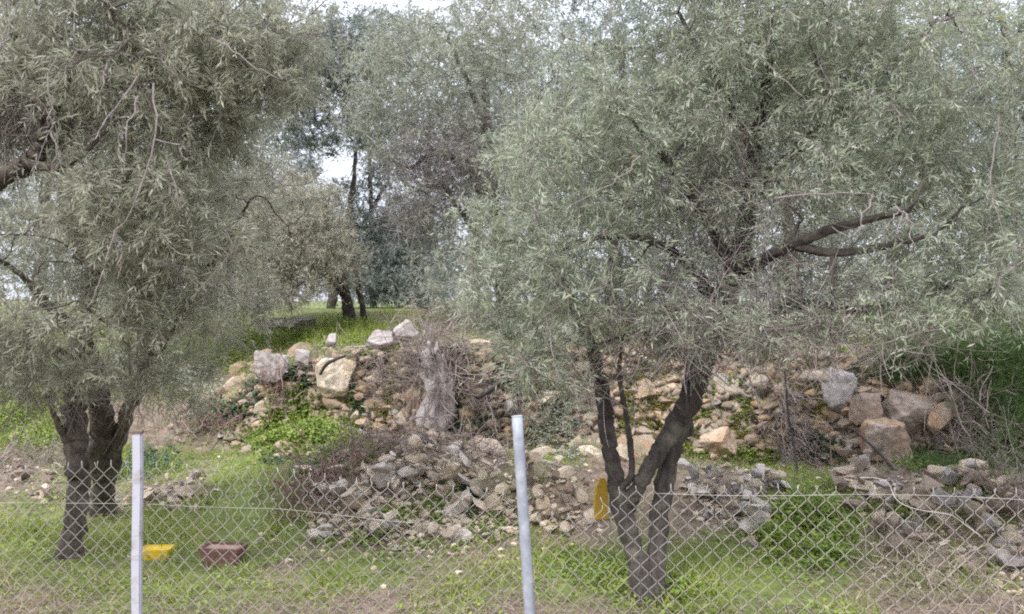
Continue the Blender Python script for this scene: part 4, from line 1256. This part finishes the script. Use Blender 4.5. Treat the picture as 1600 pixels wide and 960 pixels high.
# turf: blades scattered where the ground is green, litter where it is not
def scatter_blades(count, R, want):
    x0 = R.uniform(-7.5, 8, count * 4)
    # more of them where they show largest
    y0 = 3.9 + (14.5 - 3.9) * R.random(count * 4) ** 1.5
    k = np.abs(x0) < y0 * 0.75 + .4
    x0, y0 = x0[k], y0[k]
    z0 = height(x0, y0)
    g = green_at(x0, y0, z0)
    st = np.clip((height(x0, y0 + .05) - height(x0, y0 - .05)) / .1, 0, 2)
    keep = want(g, st) > R.random(len(x0))
    x0, y0, z0, g = x0[keep][:count], y0[keep][:count], z0[keep][:count], g[keep][:count]
    return np.stack([x0, y0, z0], -1), g


R = np.random.default_rng(801)
# grass blades in tufts
pts, g = scatter_blades(110000, R, lambda g_, st: np.clip((g_ - .16) * 2.2, 0.05, 1) * (st < 1.1))
cl = np.clip(.55 + 1.6 * fbm(pts * np.array([3.6, 3.6, 0]), 91, 3), 0.02, 1.9)
k = R.random(len(pts)) < cl * 1.1
pts, g, cl = pts[k], g[k], cl[k]
n_ = len(pts)
ln = R.uniform(.03, .085, n_) * (.5 + .6 * g) * (.5 + .75 * cl) * (1 + .8 * (pts[:, 1] > 9)) 
wd = ln * R.uniform(.06, .16, n_)
ln = ln * np.where(R.random(n_) < .12, R.uniform(1.5, 3.0, n_), 1)
a = R.random(n_) * 2 * PI
d = norm(np.stack([np.cos(a) * .7, np.sin(a) * .7, np.full(n_, .8)], -1) + R.normal(size=(n_, 3)) * .25)
sdir = np.stack([-np.sin(a), np.cos(a), np.zeros(n_)], -1)
nn = norm(np.cross(d, sdir) + R.normal(size=(n_, 3)) * .2)
v, f, per = leaves(pts - d * .004, d, nn, ln, np.minimum(wd, .0085), None)
vals = np.clip(.3 + .4 * fbm(pts * np.array([4, 4, 0]), 93, 3) + R.random(n_) * .5, 0, 1)
tag(link('grass', mesh_np('grass', v, f, False, {'v': np.repeat(vals, per)}), M['grass']), 'short bright green grass over the ground and terrace', 'grass', kind='stuff')

# low broad-leaved weeds between the blades
pts, g = scatter_blades(60000, R, lambda g_, st: np.clip((g_ - .1) * 1.6, 0.04, 1) * (st < 1.3))
cl = np.clip(.5 + 1.2 * fbm(pts * np.array([5.5, 5.5, 0]), 97, 3), 0.0, 1.5)
k = R.random(len(pts)) < cl
pts, g, cl = pts[k], g[k], cl[k]
n_ = len(pts)
a = R.random(n_) * 2 * PI
d = norm(np.stack([np.cos(a), np.sin(a), R.uniform(.0, .7, n_)], -1))
nn = norm(np.array([0, -.2, 1.0]) + R.normal(size=(n_, 3)) * .4)
ln = R.uniform(.014, .036, n_) * (.7 + .4 * cl)
v, f, per = leaves(pts + np.array([0, 0, 1.0]) * (R.random(n_) * .06 * cl)[:, None], d, nn, ln, ln * R.uniform(.4, .75, n_), False)
vals = np.clip(.25 + .5 * fbm(pts * np.array([3, 3, 0]), 98, 3) + R.random(n_) * .5, 0, 1)
tag(link('ground_cover', mesh_np('ground_cover', v, f, False, {'v': np.repeat(vals, per)}), M['weed']), 'low broad-leaved green weeds among the grass', 'ground cover', kind='stuff')

pts, g = scatter_blades(75000, R, lambda g_, st: np.clip(1.0 - g_ * .9, .1, 1) * (st < 1.4))
n_ = len(pts)
a = R.random(n_) * 2 * PI
d = norm(np.stack([np.cos(a), np.sin(a), R.random(n_) ** 2 * .9], -1))
nn = norm(np.array([0, 0, 1.0]) + R.normal(size=(n_, 3)) * .6)
ln = R.uniform(.03, .12, n_)
v, f, per = leaves(pts + np.array([0, 0, .008]) + np.array([0, 0, 1]) * (R.random(n_) ** 2 * .03)[:, None], d, nn, ln, R.uniform(.0025, .009, n_), None)
tag(link('dry_litter', mesh_np('dry_litter', v, f, False, {'v': np.repeat(np.clip(R.random(n_) * .8 + .2 * fbm(pts * 3, 95, 2), 0, 1), per)}), M['dry']),
    'brown litter of dead leaves and dry stems on the bare ground', 'litter', kind='stuff')


pts, g = scatter_blades(5200, R, lambda g_, st: np.clip(1.0 - g_ * .75, .2, 1) * (st < 1.6))
n_ = len(pts)
a = R.random(n_) * 2 * PI
L_ = R.uniform(.06, .32, n_)[:, None, None]
s_ = np.linspace(-.5, .5, 3)[None, :, None]
C = pts[:, None] + np.stack([np.cos(a), np.sin(a), R.normal(size=n_) * .12], -1)[:, None] * L_ * s_ + np.array([0, 0, .012])
C[:, 1:-1] += R.normal(size=(n_, 1, 3)) * L_ * .08
v, f = tubes(C, np.broadcast_to(R.uniform(.0012, .0035, n_)[:, None], (n_, 3)), 3, cap=False)
tag(link('fallen_twigs', mesh_np('fallen_twigs', v, f), M['brush']), 'thin dry twigs fallen over the ground and between the stones', 'twigs', kind='stuff')

# ------------------------------------------------------------------ loose sticks and rods
def stick(label, pts, mat, cat='stick', name='stick'):
    P = catmull(np.array([at(a, b, d) for a, b, d, w in pts]), 14)
    r = np.interp(np.linspace(0, 1, 14), np.linspace(0, 1, len(pts)), [w * d / F / 2 for a, b, d, w in pts])
    c = P.mean(0)
    v, f = tubes((P - c)[None], r[None], 7, .25)
    o = link(name, mesh_np(name, v, f, True), mat)
    o.location = c
    return tag(o, label, cat)


stick('dark slanting stick on the bank left of the grey post', [(750, 620, 7.85, 8), (770, 607, 7.8, 10), (792, 592, 7.7, 7), (722, 650, 7.8, 4)][:3], M['dark_stick'])
stick('curved pale branch lying beside the grey post', [(822, 718, 7.0, 7), (850, 722, 6.9, 8), (882, 730, 6.8, 5)], M['pale_stick'])
stick('leaning dark stick in front of the reddish boulder', [(1330, 668, 7.1, 3), (1372, 706, 6.8, 5), (1404, 742, 6.5, 7), (1432, 772, 6.3, 6)], M['dark_stick'])
stick('thin dark upright rod in front of the brown twig curtain', [(1226, 575, 7.3, 2.5), (1232, 650, 7.25, 3.5), (1240, 690, 7.2, 3.5), (1247, 745, 7.0, 4)], M['dark_stick'], 'rod', 'rod')
stick('pale straight stem lying across the bank above the limestone block', [(540, 543, 9.1, 3), (570, 542, 9.1, 3.5), (606, 543, 9.1, 3)], M['pale_stick'])
stick('dark root curving over the top of the limestone block', [(500, 585, 8.8, 5), (512, 568, 8.75, 6), (540, 556, 8.75, 4)], M['dark_stick'])
stick('blackened log end at the left flank of the big heap', [(548, 752, 6.9, 10), (562, 735, 6.95, 13), (572, 722, 7.0, 9)], M['dark_stick'])

# ------------------------------------------------------------------ troughs and board
def trough(label, px, py, wt, wb, hpx, depth, mat, yaw, soil):
    """tapered open planter: walls with a rim and soil inside"""
    g = ground_at(px, py)
    d = g[1]
    k = d / F
    root = empty('planter_trough', g - np.array([0, 0, .01]), label, 'planter')
    root.rotation_euler = (0, 0, yaw)
    T, Bm, Hh, Dp = wt * k / 2, wb * k / 2, hpx * k, depth / 2
    rings = [(Bm, Dp * .8, 0), (T * .985, Dp * .97, Hh * .8), (T * 1.0, Dp, Hh * .8), (T * 1.03, Dp * 1.03, Hh * .99), (T * .99, Dp * .99, Hh), (T * .88, Dp * .86, Hh), (T * .85, Dp * .83, Hh * .85)]
    V = []
    for hx, hy, z in rings:
        cc = min(hx, hy) * .16
        for sx, sy in ((-1, -1), (1, -1), (1, 1), (-1, 1)):
            a_, b_ = (sx * (hx - cc), sy * hy, z), (sx * hx, sy * (hy - cc), z)
            V += [a_, b_] if sx * sy > 0 and False else ([a_, b_] if (sx, sy) in ((1, -1), (-1, 1)) else [b_, a_])
    n8 = 8
    Fq = []
    for i in range(len(rings) - 1):
        for j in range(n8):
            Fq.append([i * n8 + j, i * n8 + (j + 1) % n8, (i + 1) * n8 + (j + 1) % n8, (i + 1) * n8 + j])
    me = bpy.data.meshes.new('shell')
    me.from_pydata(V, [], Fq + [list(range(n8))[::-1]])
    me.update()
    link('shell', me, mat, root)
    sv = V[-n8:]
    ms = bpy.data.meshes.new('soil')
    ms.from_pydata([(x * 1.02, y * 1.02, z + .004) for x, y, z in sv], [], [list(range(n8))])
    link('soil', ms, soil, root)
    return root


trough('reddish brown tapered trough standing on the turf', 349, 880, 66, 50, 30, .15, M['redbrown'], -.12, M['soil'])
trough('bright yellow tapered trough on the turf beside the white post', 246, 872, 44, 36, 19, .11, M['yellow'], .05, M['yellow'])

bb = at(939, 812, 4.98)
me = bpy.data.meshes.new('board')
bm = bmesh.new()
w_, h_, t_ = .043, .25, .012
pr = [(-w_, 0), (w_ * .95, 0), (w_, h_ * .6), (w_ * .8, h_ * .93), (w_ * .45, h_ * 1.02), (-w_ * .2, h_), (-w_ * .8, h_ * .8), (-w_ * 1.05, h_ * .4)]
front = [bm.verts.new((x, -t_, z)) for x, z in pr]; backv = [bm.verts.new((x, t_, z)) for x, z in pr]
bm.faces.new(front); bm.faces.new(backv[::-1])
for i in range(len(pr)):
    j = (i + 1) % len(pr)
    bm.faces.new((front[j], front[i], backv[i], backv[j]))
bmesh.ops.bevel(bm, geom=[e for e in bm.edges], offset=.003, segments=1, affect='EDGES')
bmesh.ops.recalc_face_normals(bm, faces=bm.faces)
bm.to_mesh(me); bm.free()
o = link('board', me, M['ochre'])
o.location = bb
o.rotation_euler = (math.radians(-8), math.radians(3), .25)
tag(o, 'weathered ochre yellow board standing against the forked trunk', 'board')

# ------------------------------------------------------------------ chain-link fence
FPX = np.array([-4.6, -3.5, -1.72, 0.02, 2.15, 4.2])
FPY = np.array([3.95, 3.85, 3.70, 3.50, 2.95, 2.4])


def fence_y(x):
    return np.interp(x, FPX, FPY)


TOPX = np.array([-4.6, -2.45, -1.72, -1.05, -0.57, -0.06, 0.08, 0.33, 0.45, 1.35, 1.9, 4.2])
TOPZ = np.array([.93, .93, .965, .95, .90, .88, .78, .82, .93, .98, 1.0, 1.0])
fence_base = np.array([-1.72, 3.70, 0.0])
fence = empty('chain_link_fence', fence_base, 'sagging galvanised chain-link fence across the foreground on two thin posts', 'fence')
CW = .0362   # spacing of the wires: half a diamond's width
RH = .0352   # half a diamond's height
net = Bag()
R = np.random.default_rng(901)
xw = -4.5
wi = 0
rows = 27
phase_loose = lambda x: np.exp(-((x + 1.15) / .3) ** 2)
while xw < 4.1:
    slope = 1.0 / math.sqrt(1 + ((fence_y(xw + .05) - fence_y(xw - .05)) / .1) ** 2)
    k = np.arange(rows + 1)
    top = np.interp(xw, TOPX, TOPZ)
    z = top - k * RH * np.interp(top, [.75, 1.0], [.94, 1.02])
    amp = CW / 2 * 1.06 * (1 - .35 * phase_loose(xw) * (k < 7))
    side = np.where(((k + wi) % 2) == 0, -1, 1)
    x = xw + side * amp * slope
    # slack: the net drifts sideways and bellies out
    q_ = p3(xw * 1.6, z * 2.0, 0)
    x = x + .012 * vnoise(q_, 71) + .02 * np.exp(-((xw - .2) / .25) ** 2) * vnoise(p3(x * 6, z * 6, 2), 72)
    zz = z + .006 * vnoise(p3(x * 5, z * 5, 1), 73) + .02 * np.exp(-((xw - .2) / .25) ** 2) * vnoise(p3(x * 7, z * 6, 5), 74)
    y = fence_y(x) + .02 + .018 * vnoise(p3(xw * 1.3, z * 1.5, 4), 75) + side * .0025
    P = np.stack([x, y, zz], -1)
    # twisted tip above the last bend
    tip = np.array([[x[0] + R.normal() * .004, y[0], zz[0] + R.uniform(.018, .03)]])
    P = np.concatenate([tip, P])
    # sharp bends: keep every corner, with a point close on either side
    Q = [P[0]]
    for i in range(1, len(P) - 1):
        Q += [P[i] + (P[i - 1] - P[i]) * .12, P[i] + (P[i + 1] - P[i]) * .12]
    Q.append(P[-1])
    Q = np.array(Q)
    v, f = tubes(Q[None] - fence_base, np.full((1, len(Q)), .00125), 4)
    net.add(v, f)
    xw += CW * slope
    wi += 1
link('wire_net', net.mesh('wire_net', True), M['wire'], fence)

# straining wires
def fence_wire(x0, x1, zf, name='tension_wire', r=.0016):
    X = np.linspace(x0, x1, 60)
    P = np.stack([X, fence_y(X) + .012, zf(X)], -1) - fence_base
    v, f = tubes(P[None], np.full((1, 60), r), 4)
    link(name, mesh_np(name, v, f, True), M['wire'], fence)


fence_wire(.6, 4.1, lambda x: np.interp(x, TOPX, TOPZ) - .012 + .006 * np.sin(x * 5), r=.001)
fence_wire(-4.5, -.2, lambda x: np.interp(x, TOPX, TOPZ) - .16 - .012 * np.sin(x * 3), r=.001)
# a loose curl of wire at the top of the right hand bay
t = np.linspace(0, 1, 60)
cx_, cz_ = 1.36 + .42 * t, 1.0 + .045 * np.sin(t * 7 + 1.2) * (1 - t) - .16 * t ** 2
P = np.stack([cx_ + .05 * np.sin(t * 11) * (1 - t), fence_y(cx_) - .012 + .02 * np.sin(t * 9), cz_], -1) - fence_base
v, f = tubes(P[None], np.full((1, 60), .0016), 4)
link('loose_wire', mesh_np('loose_wire', v, f, True), M['wire'], fence)

# posts
def square_post(x, ztop, w=.05, lean=(0, 0), label=None):
    y = fence_y(x) - .018
    bm = bmesh.new()
    bmesh.ops.create_cube(bm, size=1)
    for q_ in bm.verts:
        q_.co = ((q_.co.x) * w, q_.co.y * w, (q_.co.z + .5) * (ztop + .2) - .2)
    bmesh.ops.bevel(bm, geom=[e for e in bm.edges if abs(e.verts[0].co.z - e.verts[1].co.z) > .5], offset=.006, segments=2, affect='EDGES')
    bmesh.ops.subdivide_edges(bm, edges=[e for e in bm.edges if abs(e.verts[0].co.z - e.verts[1].co.z) > .5], cuts=8)
    for q_ in bm.verts:
        q_.co.x += .0015 * math.sin(q_.co.z * 9); 
    me = bpy.data.meshes.new('post'); bm.to_mesh(me); bm.free()
    o = link('post', me, M['post_white'], fence)
    o.location = np.array([x, y, 0]) - fence_base
    o.rotation_euler = (lean[1], lean[0], math.radians(8))
    if label: o['label'] = label
    cb = bmesh.new()
    bmesh.ops.create_cube(cb, size=1)
    for q_ in cb.verts:
        q_.co = (q_.co.x * w * 1.06, q_.co.y * w * 1.06, q_.co.z * .018 + ztop - .006)
    bmesh.ops.bevel(cb, geom=list(cb.edges), offset=.003, segments=1, affect='EDGES')
    mc = bpy.data.meshes.new('cap'); cb.to_mesh(mc); cb.free()
    c = link('cap', mc, M['rust'], o)
    return o


def round_post(x, ztop, r=.026, lean=0.0, label=None, mat='post_grey'):
    y = fence_y(x) - .012
    K = 16
    zz = np.linspace(-.2, ztop, K)
    P = np.stack([np.zeros(K), .0 * zz, zz], -1)
    v, f = tubes(P[None], np.full((1, K), r), 18)
    o = link('post', mesh_np('post', v, f, True), M[mat], fence)
    o.location = np.array([x, y, 0]) - fence_base
    o.rotation_euler = (0, lean, 0)
    if label: o['label'] = label
    # cut end of the pipe: a ring with a dark hollow
    a_ = np.linspace(0, 2 * PI, 19)[:-1]
    V = []
    for rr_, z_ in ((r, ztop + .0005), (r * 1.03, ztop + .003), (r * .82, ztop + .003), (r * .8, ztop - .04), (.0001, ztop - .04)):
        V += [(rr_ * math.cos(q_), rr_ * math.sin(q_), z_) for q_ in a_]
    Fq = [[i * 18 + j, i * 18 + (j + 1) % 18, (i + 1) * 18 + (j + 1) % 18, (i + 1) * 18 + j] for i in range(4) for j in range(18)]
    # (the rim sits on the closed pipe end)
    V = [(x_, y_, z_ if i_ < 54 else ztop + .0012) for i_, (x_, y_, z_) in enumerate(V)]
    mr = bpy.data.meshes.new('rim'); mr.from_pydata(V, [], Fq); mr.update()
    link('rim', mr, M['post_grey'], o)
    return o


square_post(-1.72, 1.135, .041, (0.006, 0), 'white square post with a rusty cap')
round_post(.102, 1.235, .0235, -.065, 'leaning grey galvanised pipe post')
round_post(2.16, 1.22, .0255, 0)
round_post(-3.52, 1.15, .0255, 0)


def tie(x, z, r):
    t = np.linspace(0, 2 * PI * 1.15, 22)
    P = np.stack([x + r * np.cos(t), fence_y(x) - .014 + r * np.sin(t), z + .006 * t + .01 * np.sin(t)], -1) - fence_base
    v, f = tubes(P[None], np.full((1, 22), .0014), 4)
    link('tie_wire', mesh_np('tie_wire', v, f, True), M['wire'], fence)


for z in (.9, .55):
    tie(-1.722, z, .037)
for z in (.86, .98, .5):
    tie(.102 - z * .065, z, .029)
